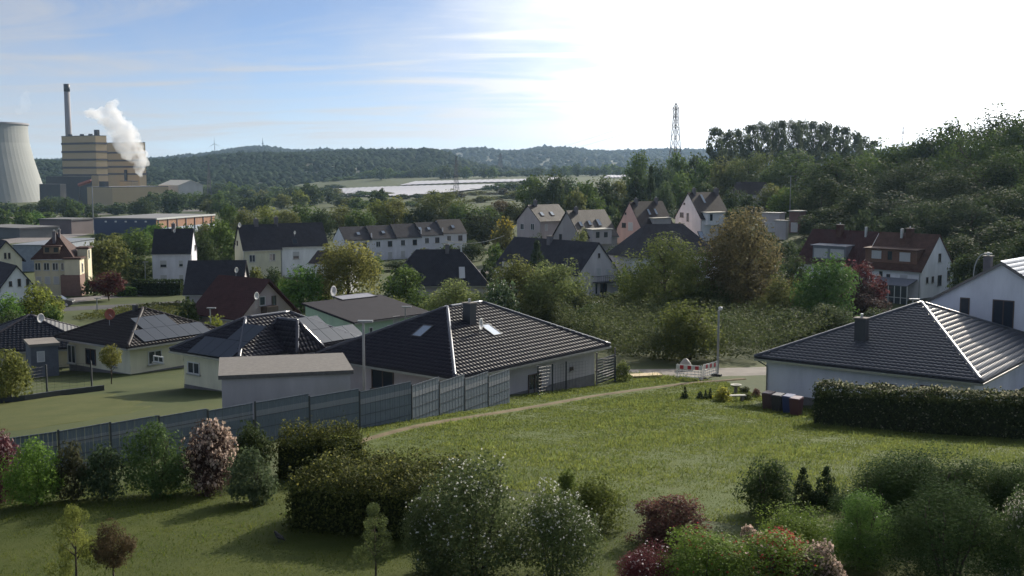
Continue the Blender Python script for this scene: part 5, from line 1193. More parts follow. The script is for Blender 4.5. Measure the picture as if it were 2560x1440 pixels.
T('chestnut_tree', 1668, 586, 124, 250, 'egg', (0.085, 0.105, 0.032), 'tall dense chestnut tree left of the copper tree', cb=.06)
T('copper_tree', 1868, 524, 124, 245, 'egg', COPPER, 'largest tree in the middle with coppery young leaves', cb=.10, mat=LEAFT)
T('lime_tree', 2072, 636, 113, 175, 'egg', (0.065, 0.115, 0.034), 'green tree in front of the grey dormer row house', cb=.05); T('plum_tree', 2150, 655, 121, 120, 'round', (0.085, 0.034, 0.036), 'pinkish red leaved tree beside the white end row house', cb=.15)
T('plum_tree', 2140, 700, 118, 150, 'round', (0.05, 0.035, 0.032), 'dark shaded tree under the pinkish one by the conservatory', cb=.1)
T('ash_sapling', 1722, 748, 90, 190, 'shrub', (0.085, 0.10, 0.028), 'light green young tree rising from the thicket left of the street lamp', cb=.0, mat=LEAFT, stems=4)
T('spruce', 470, 745, 112, 62, 'egg', DARKG, 'small dark tree beside the wine red roof', cb=.05)
T('walnut_tree', 98, 708, 118, 110, 'round', YELG, 'yellow green tree above the ribbed grey roof', cb=.1, mat=LEAFT); T('hazel_bush', 12, 735, 114, 90, 'round', BRIGHT, 'green tree at the left edge above the ribbed grey roof', cb=.08)
T('birch_tree', 268, 588, 178, 125, 'weep', OLIVE, 'drooping olive tree right of the villa', cb=.03, mat=LEAFT); T('plum_tree', 270, 678, 158, 88, 'round', (0.062, 0.022, 0.022), 'dark red leaved tree right of the villa', cb=.2)
T('hawthorn', 336, 572, 235, 120, 'round', MIDG, 'green tree left of the narrow white house behind the lamp post', cb=.08); T('hawthorn', 345, 640, 190, 110, 'round', DARKG, 'dark tree beside the narrow white house at street level', cb=.05)
T('ash_tree', 545, 548, 215, 110, 'egg', MIDG, 'tall green tree between the narrow white and the cream house', cb=.05); T('ash_tree', 505, 580, 205, 80, 'egg', DARKG, 'dark slim tree right of the narrow white house', cb=.05)
T('acacia', 1264, 545, 222, 75, 'egg', (0.10, 0.10, 0.035), 'yellow flowering tree left of the grey gabled house', cb=.15, bl=[('blossoms', 120, .05, (.42, .34, .05), .75)])
T('beech_tree', 1206, 525, 262, 110, 'round', (0.035, 0.045, 0.022), 'dark spreading tree right of the white terrace', cb=.05); T('beech_tree', 1170, 545, 275, 80, 'round', DARKG, 'dark tree right behind the last terrace house', cb=.05)
T('lilac', 1445, 572, 196, 70, 'shrub', (0.10, 0.115, 0.045), 'small bushy tree in front of the grey pointed gable house', 'shrub', cb=0, stems=3)
T('apple_tree', 1340, 585, 210, 45, 'round', DARKG, 'small dark bush before the grey gabled house wall', cb=.05)
T('garden_bush', 1548, 728, 142, 85, 'shrub', DARKG, 'dark bush below the flagpole', 'shrub', cb=0, stems=3); T('garden_bush', 1562, 668, 165, 45, 'shrub', MIDG, 'green bush between the double house and the white left wall', 'shrub', cb=0, stems=3); T('garden_bush', 1540, 610, 190, 60, 'round', DARKG, 'dark shrub below the salmon pink house', 'shrub', cb=.05)
T('hedge_bush', 110, 728, 150, 60, 'shrub', MIDG, 'green shrub in front of the white gabled house at the left', 'shrub', cb=0, stems=3)
T('garden_tree', 275, 862, 74, 60, 'round', (0.15, 0.15, 0.042), 'small golden standard tree in front of the brown roofed bungalow', cb=.45)
T('laurel_bush', 15, 872, 66, 120, 'egg', (0.12, 0.13, 0.038), 'yellow green tree at the left edge beside the side lawn', cb=.05)
T('garden_bush', 1557, 898, 77, 42, 'shrub', (0.09, 0.11, 0.035), 'clipped bush between two gate posts by the road', 'shrub', cb=.0, stems=3)
# rows of mixed trees behind the houses: photo x, top, distance, width, shape, colour
mix = [(575,512,330,70,'round',MIDG),(620,520,320,80,'round',OLIVE),(668,515,335,85,'round',YELG),(716,524,325,80,'round',OLIVE),(765,508,340,90,'round',MIDG),(806,520,315,70,'egg',DARKG),(660,545,270,70,'round',DARKG),
 (850,512,350,90,'round',OLIVE),(900,522,320,80,'round',MIDG),(945,500,345,80,'egg',YELG),(985,492,350,95,'round',(0.12,0.125,0.035)),(1045,520,330,80,'round',DARKG),(1105,476,335,140,'round',(0.095,0.11,0.036)),(1160,505,325,90,'round',MIDG),
 (1215,515,335,80,'round',MIDG),(1250,500,350,80,'round',(0.09,0.075,0.045)),(1290,505,345,70,'round',OLIVE),(950,472,520,55,'egg',DARKG),
 (1330,440,380,80,'round',MIDG),(1372,428,360,95,'round',DARKG),(1425,440,370,80,'round',BLUEG),(1468,455,330,90,'egg',MIDG),(1500,442,345,100,'round',DARKG),(1440,470,320,60,'round',OLIVE),(1545,450,350,70,'round',OLIVE),
 (1590,430,305,95,'cone',CONIF),(1628,415,310,42,'cone',CONIF),(1600,380,400,85,'egg',MIDG),(1655,400,390,80,'round',BLUEG),(1690,378,420,80,'egg',MIDG),(1740,385,400,70,'round',DARKG),(1700,430,330,90,'round',MIDG),(1660,455,290,60,'round',(0.06,0.085,0.04)),
 (1765,400,360,90,'round',MIDG),(1820,395,350,100,'round',OLIVE),(1880,382,345,130,'round',(0.085,0.105,0.034)),(1760,455,300,90,'round',DARKG),(1840,470,280,70,'round',DARKG),(1930,460,285,90,'round',OLIVE),(1870,485,262,60,'round',CONIF),
 (1990,375,330,175,'round',(0.070,0.098,0.032)),(1960,470,255,80,'round',MIDG),(2010,480,250,60,'round',OLIVE),(2095,388,265,150,'egg',(0.045,0.065,0.024)),(2140,395,285,130,'round',MIDG),(2060,440,240,110,'egg',DARKG),(2185,400,300,110,'round',(0.085,0.10,0.04)),
 (2215,430,250,120,'round',DARKG),(2260,350,290,150,'round',MIDG),(2290,400,240,160,'egg',DARKG),(2345,325,290,150,'egg',BLUEG),(2390,300,280,140,'egg',MIDG),(2440,330,245,160,'round',MIDG),(2500,268,265,170,'egg',DARKG),(2550,285,250,150,'egg',MIDG),
 (2470,400,215,180,'round',DARKG),(2560,370,215,170,'round',MIDG),(2370,430,215,170,'round',DARKG),(2150,470,215,130,'round',DARKG),(2240,480,205,150,'round',CONIF),(2330,500,195,150,'round',DARKG),(2420,490,190,160,'round',DARKG),(2520,470,185,170,'round',DARKG),(2560,540,160,150,'round',DARKG),
 (2460,560,165,150,'round',DARKG),(2400,590,158,110,'round',DARKG),(2060,520,215,90,'round',DARKG),(2110,540,205,110,'round',DARKG),(2600,440,190,160,'egg',MIDG),(2480,600,140,120,'shrub',DARKG),(2560,600,130,130,'shrub',DARKG)]
def zone(x): return 'left' if x < 850 else 'middle' if x < 1320 else 'right'
for (x, y, D, w, kd, c) in mix:
    if x < 840: lb, gg = 'leafy tree behind the cream and white houses', 'trees behind the cream house'
    elif x < 1310: lb, gg = 'leafy tree between the terrace and the foil fields', 'trees behind the terrace'
    elif kd == 'cone': lb, gg = 'dark pointed conifer behind the pointed gable houses', 'conifers behind the gables'
    elif x < 2030: lb, gg = 'leafy tree between the pointed gables and the poplars', 'trees below the poplars'
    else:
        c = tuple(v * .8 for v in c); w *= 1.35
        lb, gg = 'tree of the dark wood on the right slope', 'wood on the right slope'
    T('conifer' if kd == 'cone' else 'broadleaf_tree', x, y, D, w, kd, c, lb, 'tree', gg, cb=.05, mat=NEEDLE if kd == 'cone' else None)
# row of poplars on the skyline
for i, (x, y) in enumerate([(1792,320),(1822,326),(1852,320),(1880,312),(1905,303),(1932,304),(1958,301),(1982,299),(2008,299),(2034,303),(2060,305),(2086,312),(2110,318),(2136,328),(2160,340),(2184,352)]):
    T('poplar', x, y, 470 + (i % 3) * 14, 52 if i else 66, 'poplar', (0.060, 0.075, 0.036), 'tall poplar of the skyline row', 'tree', 'poplars on the skyline', cb=.32, fat=.8)
# belts before the works, beyond the fields and along the valley
rd = random.Random(11)
def belt(x0, x1, step, topf, D0, D1, wpx, cols_, lb, gg, kinds=('round', 'egg'), cb=.05):
    x = x0
    while x < x1:
        T('broadleaf_tree', x + rd.uniform(-step, step) * .35, topf(x) + rd.uniform(-7, 7), rd.uniform(D0, D1), wpx * rd.uniform(.75, 1.3), rd.choice(kinds), rd.choice(cols_), lb, 'tree', gg, cb=cb); x += step
ip = lambda xs, ys: (lambda x: float(np.interp(x, xs, ys)))
belt(-20, 660, 27, ip([0, 60, 130, 220, 300, 330, 400, 470, 560, 660], [505, 512, 492, 505, 508, 498, 478, 485, 482, 492]), 600, 760, 58, [DARKG, MIDG, BLUEG, DARKG], 'tree at the foot of the works', 'trees before the works')
belt(-20, 240, 36, ip([0, 240], [528, 525]), 430, 520, 52, [MIDG, BRIGHT, DARKG], 'lower tree in front of the cooling tower belt', 'trees before the cooling tower')
belt(540, 840, 34, ip([540, 640, 740, 780, 840], [495, 500, 470, 462, 480]), 620, 800, 60, [OLIVE, MIDG, DARKG, YELG], 'tree between the pale hall and the foil fields', 'trees left of the fields')
belt(840, 1330, 30, ip([840, 1000, 1180, 1330], [498, 500, 496, 478]), 560, 680, 48, [MIDG, OLIVE, DARKG], 'low tree along the near edge of the foil fields', 'trees along the fields')
belt(830, 1640, 20, ip([830, 950, 1100, 1300, 1440, 1640], [447, 425, 420, 424, 412, 420]), 1330, 1500, 36, [DARKG, BLUEG, MIDG], 'tree in the wooded strip beyond the foil fields', 'trees beyond the fields')
belt(370, 850, 26, ip([370, 850], [462, 462]), 1000, 1250, 44, [DARKG, BLUEG, MIDG], 'far tree below the wooded hillside', 'trees below the hillside')
belt(1010, 1330, 28, ip([1010, 1330], [487, 474]), 700, 800, 44, [DARKG, OLIVE, (0.06, 0.055, 0.035)], 'scrubby tree right of the near foil field', 'scrub by the field')
belt(560, 1000, 24, ip([560, 800, 1000], [478, 470, 486]), 820, 960, 44, [DARKG, MIDG, OLIVE], 'tree left before the foil fields', 'trees left before the fields')
belt(1200, 1330, 22, ip([1200, 1330], [466, 456]), 850, 1000, 36, [DARKG, MIDG], 'tree at the right end of the foil fields', 'trees right of the fields')
belt(2030, 2330, 34, ip([2030, 2330], [398, 352]), 330, 380, 60, [MIDG, BLUEG, OLIVE], 'tree between the poplars and the right wood', 'trees in the dip')
belt(250, 380, 34, ip([250, 380], [588, 582]), 260, 330, 52, [MIDG, BRIGHT, DARKG], 'small tree in front of the blue warehouse wall', 'trees before the warehouse')
belt(400, 540, 40, ip([400, 540], [562, 560]), 280, 320, 42, [MIDG, BRIGHT, OLIVE], 'small tree in front of the orange warehouse side', 'trees beside the warehouse')
belt(2610, 3000, 48, ip([2600, 3000], [330, 400]), 200, 270, 140, [DARKG, MIDG, CONIF], 'tree at the right end of the dark wood', 'right end of the wood')
belt(2600, 2950, 55, ip([2600, 2950], [560, 620]), 120, 170, 150, [DARKG, MIDG], 'tree beside the big white house', 'trees by the white house')
belt(2180, 2600, 60, ip([2180, 2600], [520, 480]), 165, 200, 130, [DARKG, CONIF], 'shaded tree behind the white row house', 'wood edge on the right')


# more garden greenery between the houses
fill = [(1000,650,215,90,'round',DARKG),(930,640,205,70,'shrub',MIDG),(1060,730,128,110,'round',MIDG),(980,742,124,90,'shrub',(0.11,0.125,0.04)),(1180,735,130,100,'round',MIDG),(1225,650,170,60,'round',DARKG),(1215,760,105,130,'shrub',(0.10,0.115,0.04)),
 (1330,735,116,150,'shrub',OLIVE),(1440,735,118,120,'shrub',(0.085,0.10,0.04)),(1480,760,112,140,'shrub',MIDG),(1600,700,150,90,'round',DARKG),(1610,760,118,130,'shrub',DARKG),(1760,700,122,140,'round',(0.06,0.075,0.028)),(1790,780,104,160,'shrub',MIDG),
 (1960,690,118,130,'round',OLIVE),(1980,770,104,150,'shrub',DARKG),(2090,760,103,150,'shrub',DARKG),(2190,770,112,90,'shrub',DARKG),(1640,640,158,80,'round',MIDG),(1560,755,132,60,'shrub',OLIVE),(1690,745,118,120,'round',DARKG),
 (815,690,152,90,'round',DARKG),(1690,630,140,190,'round',DARKG),(1640,660,134,150,'round',MIDG),(1880,640,136,190,'round',DARKG),(720,695,146,80,'shrub',MIDG),(640,668,170,50,'shrub',OLIVE),(560,640,190,70,'round',DARKG),(520,620,215,70,'round',MIDG),(300,620,210,80,'round',MIDG),(240,640,190,70,'round',OLIVE),(60,700,150,50,'round',DARKG),(320,655,200,80,'round',DARKG),(230,690,165,50,'shrub',DARKG),
 (1060,620,225,60,'shrub',OLIVE),(1120,610,222,60,'shrub',DARKG),(1180,600,235,70,'round',DARKG),(1240,610,205,60,'round',MIDG),(1290,600,205,50,'shrub',OLIVE),(1400,690,140,120,'round',MIDG),(1500,520,262,60,'round',MIDG),(1530,510,270,60,'round',DARKG),(1690,560,205,60,'round',MIDG),
 (1840,520,240,90,'round',DARKG),(1900,560,205,80,'round',DARKG),(1960,600,180,90,'round',DARKG),(1900,620,165,100,'round',MIDG),(2020,600,175,80,'round',DARKG),(1980,640,150,90,'round',DARKG),(1830,580,190,80,'round',DARKG),(1930,545,230,60,'round',MIDG),(2030,555,215,70,'round',DARKG),
 (2410,640,140,90,'round',DARKG),(2440,690,118,90,'shrub',DARKG),(10,780,104,120,'round',DARKG),(130,755,112,60,'shrub',MIDG),(540,790,95,60,'shrub',YELG)]
for (x, y, D, w, kd, c) in fill:
    z_ = 'bush' if kd == 'shrub' else 'tree'
    lb, gg = (('garden %s among the houses left of the big willow' % z_, 'left garden greenery') if x < 880 else ('garden %s around the long near black roof' % z_, 'middle garden greenery') if x < 1500 else ('garden %s around the chestnut and copper trees' % z_, 'right garden greenery'))
    T('garden_tree' if kd == 'round' else 'garden_bush', x, y, D, w, kd, c, lb, z_, gg + ' ' + z_, cb=.04 if kd == 'round' else 0, stems=1 if kd == 'round' else 4)

# ------------------------------------------------------------------ hedges
def hedge(name, label, pts, h, w, colr, n, leaf, mat, tips=None, lump=.08, up=.5):
    """clipped hedge along a line of ground points: a twiggy core in a skin of leaves"""
    P = [gp(*q) if len(q) == 2 else Vector(q) for q in pts]
    for q in P: q.z = ground(q.x, q.y)
    root = empty(name, P[0], 0, label, 'hedge'); rng = np.random.default_rng(len(label)); core = MB(); C, Nn, S = [], [], []
    Ls = [(b - a).length for a, b in zip(P, P[1:])]; tot = sum(Ls)
    for a, b, L in zip(P, P[1:], Ls):
        d = (b - a).normalized(); s = Vector((d.y, -d.x, 0)).normalized(); o = a - P[0]; e = b - P[0]; k = .86
        core.add([o - s*w/2*k + Vector((0,0,-.2)), e - s*w/2*k + Vector((0,0,-.2)), e + s*w/2*k + Vector((0,0,-.2)), o + s*w/2*k + Vector((0,0,-.2)), o - s*w/2*k + Vector((0,0,h*.80)), e - s*w/2*k + Vector((0,0,h*.80)), e + s*w/2*k + Vector((0,0,h*.80)), o + s*w/2*k + Vector((0,0,h*.80))], [(0,3,2,1),(4,5,6,7),(0,1,5,4),(1,2,6,5),(2,3,7,6),(3,0,4,7)])
        m = int(n * L / tot); area = np.array([w * L * 1.7, h * L, h * L, w * h, w * h]); side = rng.choice(5, m, p=area / area.sum())
        t = rng.random(m); u = rng.random(m); z = rng.random(m) * h; lat = (u - .5) * w; al = t * L; nor = np.zeros((m, 3))
        top = side == 0; z[top] = h + rng.normal(size=top.sum()) * lump; nor[top] = (0, 0, 1)
        for q, sg in ((1, 1), (2, -1)): k_ = side == q; lat[k_] = sg * w / 2 + rng.normal(size=k_.sum()) * lump * .7; nor[k_] = np.array(s) * sg
        for q, tt, sg in ((3, 0, -1), (4, L, 1)): k_ = side == q; al[k_] = tt + rng.normal(size=k_.sum()) * lump; nor[k_] = np.array(d) * sg
        wob = np.sin(al * 2.3) * np.sin(lat * 3.1 + al) * lump * 1.2 + np.sin(al * .9 + 1) * lump * .6; z = z + np.where(top, wob, 0)
        base = np.array(o)[None] + np.array(d)[None] * al[:, None] + np.array(s)[None] * lat[:, None]; base[:, 2] += z
        C.append(base); Nn.append(nor + rng.normal(size=(m, 3)) * .6 + np.array([0, 0, up * .4]))
    core.build('twigs', surf('hedge_core', (0.030, 0.038, 0.018), 1.0, spec=0.0), root)
    C = np.concatenate(C); Nn = np.concatenate(Nn)
    me = quads_mesh('leaves', C, Nn, leaf * rng.uniform(.7, 1.4, len(C)), rng); o = link('leaves', me, root, mat, colr); o['kind'] = 'stuff'
    if tips:
        k = rng.random(len(C)) < tips[0]; k &= C[:, 2] > (np.interp(C[:, 0], [0, 1], [h * .75, h * .75]) + np.minimum(0, C[:, 2].min() + .2) * 0) 
        k = (rng.random(len(C)) < tips[0]) & (Nn[:, 2] > .4)
        o2 = link('sunlit_tips', quads_mesh('sunlit_tips', C[k] + np.array([0, 0, .05]), Nn[k] + rng.normal(size=(k.sum(), 3)), leaf * rng.uniform(.8, 1.3, k.sum()), rng), root, LEAFT, tips[1]); o2['kind'] = 'stuff'  # paler leaves on upward faces: the sunlit hedge top put into their colour
    return root
hedge('privet_hedge', 'broad clipped hedge with sunny top in the middle of the garden', [(785, 1300), (960, 1310), (1130, 1326)], 1.5, 3.2, (0.066, 0.078, 0.022), 22000, .085, LEAF, (.12, (0.18, 0.18, 0.05)), .15)
hedge('privet_hedge', 'narrower clipped hedge section behind the broad one by the path', [(705, 1192), (800, 1196), (900, 1188)], 1.5, 1.3, (0.068, 0.080, 0.022), 8000, .085, LEAF, (.15, (0.19, 0.19, 0.05)), .17)
hedge('laurel_hedge', 'long glossy laurel hedge in front of the white bungalow', [(2040, 1062), (2300, 1082), (2640, 1100)], 2.15, 1.3, (0.060, 0.078, 0.030), 17000, .13, GLOSSY, (.22, (0.30, 0.29, 0.19)), .09)
hedge('street_hedge', 'trimmed dark hedge in front of the narrow white house', [(335, 738), (455, 738)], 2.2, 1.5, (0.035, 0.055, 0.020), 2500, .28, LEAF)
hedge('box_hedge', 'low light green hedge left of the trimmed dark one', [(290, 743), (336, 742)], 1.2, 2.0, BRIGHT, 900, .28, LEAF)

# ------------------------------------------------------------------ garden shrubs near the eye
def shrub(name, px, top, bot, wpx, kind, c, label, bl=None, mat=None, cb=0.0, stems=5, var=None, deep=1.0, lod=None):
    g_ = gp(px, bot); D = g_.y; p = at(px, top, D); h = max(.3, p.z - g_.z); w = wpx * D / FPX
    return tree(name, px, top, D, wpx, kind, c, label, 'shrub', None, cb, mat, lod, stems, None, bl, var, xyz=(g_.x, D, g_.z), h=h, w=w)
CREAM = (0.50, 0.39, 0.31); WHITEB = (0.58, 0.58, 0.52)
shrub('smoke_bush', 5, 1075, 1262, 110, 'egg', (0.075, 0.026, 0.032), 'wine red shrub with pale tufts at the left edge', [('blossoms', 240, .045, (.42, .30, .29), .1)])
shrub('hazel_shrub', 85, 1095, 1262, 150, 'egg', (0.10, 0.165, 0.032), 'bright green upright shrub beside the wine red one')
shrub('weigela_shrub', 178, 1102, 1254, 95, 'egg', (0.045, 0.048, 0.026), 'brownish dark shrub third from the left edge')
shrub('forsythia_shrub', 262, 1105, 1252, 115, 'egg', (0.042, 0.062, 0.030), 'dark green shrub fourth from the left edge')
shrub('lilac_shrub', 392, 1052, 1244, 165, 'egg', (0.060, 0.095, 0.032), 'tall green shrub left of the cream flowered one', mat=GLOSSY)
shrub('photinia_shrub', 522, 1052, 1236, 140, 'egg', (0.060, 0.040, 0.034), 'dome of cream pink blossom in the shrub row', [('blossoms', 900, .048, CREAM, -.1)])
shrub('yew_bush', 628, 1052, 1190, 110, 'egg', (0.04, 0.055, 0.022), 'dark shrub between the screen fence and the cream flowered dome')
shrub('viburnum_shrub', 632, 1118, 1262, 120, 'egg', (0.058, 0.078, 0.038), 'loose dark shrub casting a long shadow on the lawn')
shrub('pear_bush', 1190, 1138, 1440, 320, 'egg', (0.066, 0.086, 0.034), 'large white flowering bush at the bottom centre', [('blossoms', 360, .016, WHITEB, .2)], mat=GLOSSY, lod=0, var=1)
shrub('pear_bush', 1385, 1212, 1450, 230, 'egg', (0.068, 0.090, 0.034), 'right half of the white flowering bushes with denser blossom', [('blossoms', 520, .020, WHITEB, .0)], mat=GLOSSY, lod=0, var=2)
shrub('pear_bush', 1085, 1230, 1440, 170, 'egg', (0.066, 0.084, 0.034), 'left lobe of the white flowering bushes reaching over the lawn', [('blossoms', 130, .02, WHITEB, .2)], mat=GLOSSY, lod=0, var=0)
shrub('dogwood_bush', 1490, 1188, 1320, 165, 'shrub', (0.095, 0.115, 0.028), 'yellow green bush right of the white flowering bushes')
shrub('dogwood_bush', 1420, 1165, 1262, 60, 'egg', (0.09, 0.12, 0.03), 'small upright green tuft behind the white flowering bushes')
shrub('barberry_bush', 1682, 1228, 1360, 190, 'shrub', (0.085, 0.048, 0.040), 'brownish red tipped bush in the right foreground', [('red_tips', 500, .022, (.20, .085, .06), .45)])
shrub('holly_bush', 1912, 1145, 1290, 145, 'egg', (0.036, 0.055, 0.020), 'dark round leafed shrub left of the two cone conifers', cb=.0)
shrub('cypress', 2006, 1168, 1276, 78, 'cone', CONIF, 'left one of two small dark cone conifers', mat=NEEDLE, stems=1); shrub('cypress', 2064, 1166, 1276, 96, 'cone', (0.028, 0.044, 0.020), 'right one of two small dark cone conifers', mat=NEEDLE, stems=1)
shrub('juniper', 2300, 1122, 1330, 380, 'shrub', (0.034, 0.056, 0.020), 'huge dark spreading shrub in the right foreground', mat=NEEDLE, lod=4)
shrub('juniper', 2200, 1165, 1330, 230, 'shrub', (0.034, 0.056, 0.020), 'left shoulder of the huge dark shrub behind the cone conifers', mat=NEEDLE, lod=4)
shrub('juniper', 2440, 1135, 1335, 300, 'shrub', (0.034, 0.056, 0.020), 'dark shrub crest between the huge one and the right edge', mat=NEEDLE, lod=4)
shrub('juniper', 2570, 1148, 1350, 260, 'shrub', (0.034, 0.056, 0.020), 'dark spreading shrub running off the right edge', mat=NEEDLE, lod=4); shrub('juniper', 2370, 1215, 1460, 360, 'shrub', (0.034, 0.056, 0.020), 'dark shaded shrub mass at the bottom right', mat=NEEDLE, lod=4)
shrub('laurel_shrub', 2150, 1225, 1420, 180, 'egg', (0.075, 0.130, 0.032), 'glossy light green shrub before the huge dark one', [('blossoms', 30, .015, WHITEB, .2)], GLOSSY, lod=0)
shrub('laurel_shrub', 1985, 1262, 1430, 230, 'shrub', (0.105, 0.15, 0.028), 'sunny yellow green shrub left of the glossy light green one', [('blossoms', 25, .012, WHITEB, .2)], GLOSSY, lod=0)
shrub('photinia_shrub', 1905, 1312, 1500, 330, 'shrub', (0.10, 0.145, 0.028), 'green shrub with red shoots and cream flower heads at the bottom right', [('red_shoots', 160, .020, (.36, .045, .045), .35), ('blossoms', 60, .024, (.46, .36, .29), .35)], GLOSSY, lod=0, var=1)
shrub('photinia_shrub', 1760, 1322, 1500, 260, 'shrub', (0.10, 0.15, 0.028), 'bright green shrub at the bottom left of the red shoots', [('blossoms', 20, .012, WHITEB, .2), ('red_shoots', 60, .018, (.32, .045, .045), .5)], GLOSSY, lod=0, var=2)
shrub('red_photinia', 1950, 1335, 1490, 150, 'shrub', (0.11, 0.05, 0.03), 'patch of glowing red shoots between the cream flower heads', [('red_shoots', 1500, .034, (.40, .040, .045), .2)], GLOSSY, lod=0)
shrub('cream_photinia', 2040, 1352, 1500, 130, 'shrub', (0.06, 0.06, 0.03), 'cluster of cream flower heads right of the red shoots', [('blossoms', 1100, .05, (.46, .36, .29), .0)], lod=0)
shrub('cream_photinia', 1890, 1318, 1460, 110, 'shrub', (0.06, 0.06, 0.03), 'cluster of cream flower heads above the red shoots', [('blossoms', 800, .05, (.46, .36, .29), .0)], lod=0)
shrub('weigela_bush', 1620, 1362, 1500, 190, 'shrub', (0.085, 0.026, 0.030), 'wine red bush with small white flowers at the bottom', [('blossoms', 170, .024, (.58, .50, .50), .1)], lod=0)
shrub('snowball_bush', 2560, 1215, 1480, 190, 'egg', (0.062, 0.090, 0.034), 'pale flowering shrub at the right edge', [('blossoms', 480, .020, (.44, .42, .34), .2)], GLOSSY, lod=0)
shrub('aspen_sapling', 190, 1258, 1470, 125, 'sparse', (0.125, 0.140, 0.034), 'thin loose sapling at the lower left', mat=LEAFT, stems=1, cb=.12, lod=0)
shrub('plum_sapling', 286, 1302, 1466, 110, 'round', (0.070, 0.052, 0.028), 'small round headed dark sapling beside the thin loose one', stems=1, cb=.28, lod=1)
shrub('maple_sapling', 940, 1255, 1462, 108, 'sparse', (0.075, 0.095, 0.036), 'slim upright sapling in the shade of the broad hedge', stems=1, cb=.25, mat=LEAFT, lod=0)
# little rock garden by the road
shrub('dwarf_cypress', 1712, 965, 1000, 22, 'cone', CONIF, 'leftmost dwarf conifer of the bed by the road', mat=NEEDLE, stems=1); shrub('dwarf_cypress', 1750, 976, 1000, 22, 'cone', CONIF, 'small dark dwarf conifer between two taller ones', mat=NEEDLE, stems=1)
shrub('dwarf_cypress', 1764, 974, 1000, 14, 'cone', CONIF, 'narrow dwarf conifer left of the yellow bush', mat=NEEDLE, stems=1); shrub('dwarf_cypress', 1776, 969, 1000, 18, 'cone', CONIF, 'dwarf conifer touching the yellow bush', mat=NEEDLE, stems=1)
shrub('gold_bush', 1806, 966, 1004, 48, 'shrub', (0.24, 0.22, 0.04), 'golden yellow bush in the bed by the road', mat=LEAFT); shrub('box_ball', 1866, 980, 1003, 28, 'shrub', (0.07, 0.085, 0.03), 'round green bush right of the bird bath')
shrub('box_ball', 1862, 964, 985, 30, 'shrub', (0.055, 0.065, 0.03), 'dark round bush behind the bird bath'); shrub('heather_bush', 1890, 970, 992, 24, 'shrub', (0.10, 0.055, 0.045), 'reddish bush at the corner of the white bungalow')

# ------------------------------------------------------------------ bramble thicket below the road
def thicket(label, poly, h, n, colr, leaf, seed):
    """a lumpy blanket of bramble: leaves over mounds, thick enough to hide the ground"""
    rng = np.random.default_rng(seed); Q = [gp(*q) for q in poly]; xs = np.array([q.x for q in Q]); ys = np.array([q.y for q in Q])
    X = rng.uniform(xs.min(), xs.max(), n * 3); Y = rng.uniform(ys.min(), ys.max(), n * 3); ins = np.zeros(len(X), bool); j = len(Q) - 1
    for i in range(len(Q)):
        c = ((ys[i] > Y) != (ys[j] > Y)) & (X < (xs[j] - xs[i]) * (Y - ys[i]) / (ys[j] - ys[i] + 1e-9) + xs[i]); ins ^= c; j = i
    X, Y = X[ins][:n], Y[ins][:n]; n = len(X)
    top = h * (.62 + .30 * np.sin(X * .9 + 1.3 * np.sin(Y * .5)) * np.sin(Y * .8 + X * .3) + .18 * np.sin(X * 2.7 + Y * 1.9)); f = rng.random(n) ** .35
    Z = ground_np(X, Y) + np.maximum(top * f, 0) + .05
    nor = rng.normal(size=(n, 3)) * .6 + np.array([0, -.25, .8])
    clv = (np.sin(X * 1.7) * np.sin(Y * 1.3) * .5 + .5) * .5 + rng.random(n) * .5
    o = link('bramble_thicket', quads_mesh('bramble_thicket', np.stack([X, Y, Z], 1), nor, leaf * rng.uniform(.6, 1.4, n), rng, rnd=np.clip(clv, 0, 1)), None, LEAF, colr); o['kind'] = 'stuff'; tag(o, label, 'thicket')
thicket('bramble thicket between the road and the leafy trees', [(1330, 815), (1450, 792), (1600, 800), (1650, 914), (1540, 908), (1450, 862)], 3.3, 42000, (0.095, 0.115, 0.045), .20, 1)
thicket('bramble thicket right of the street lamp behind the road', [(1590, 800), (1750, 800), (1960, 800), (2130, 800), (2080, 862), (1900, 908), (1640, 914)], 3.4, 52000, (0.090, 0.112, 0.045), .20, 2)
thicket('low scrub above the brown bungalow roof', [(180, 800), (330, 772), (450, 762), (480, 800), (330, 810)], .8, 9000, (0.11, 0.12, 0.035), .20, 3)

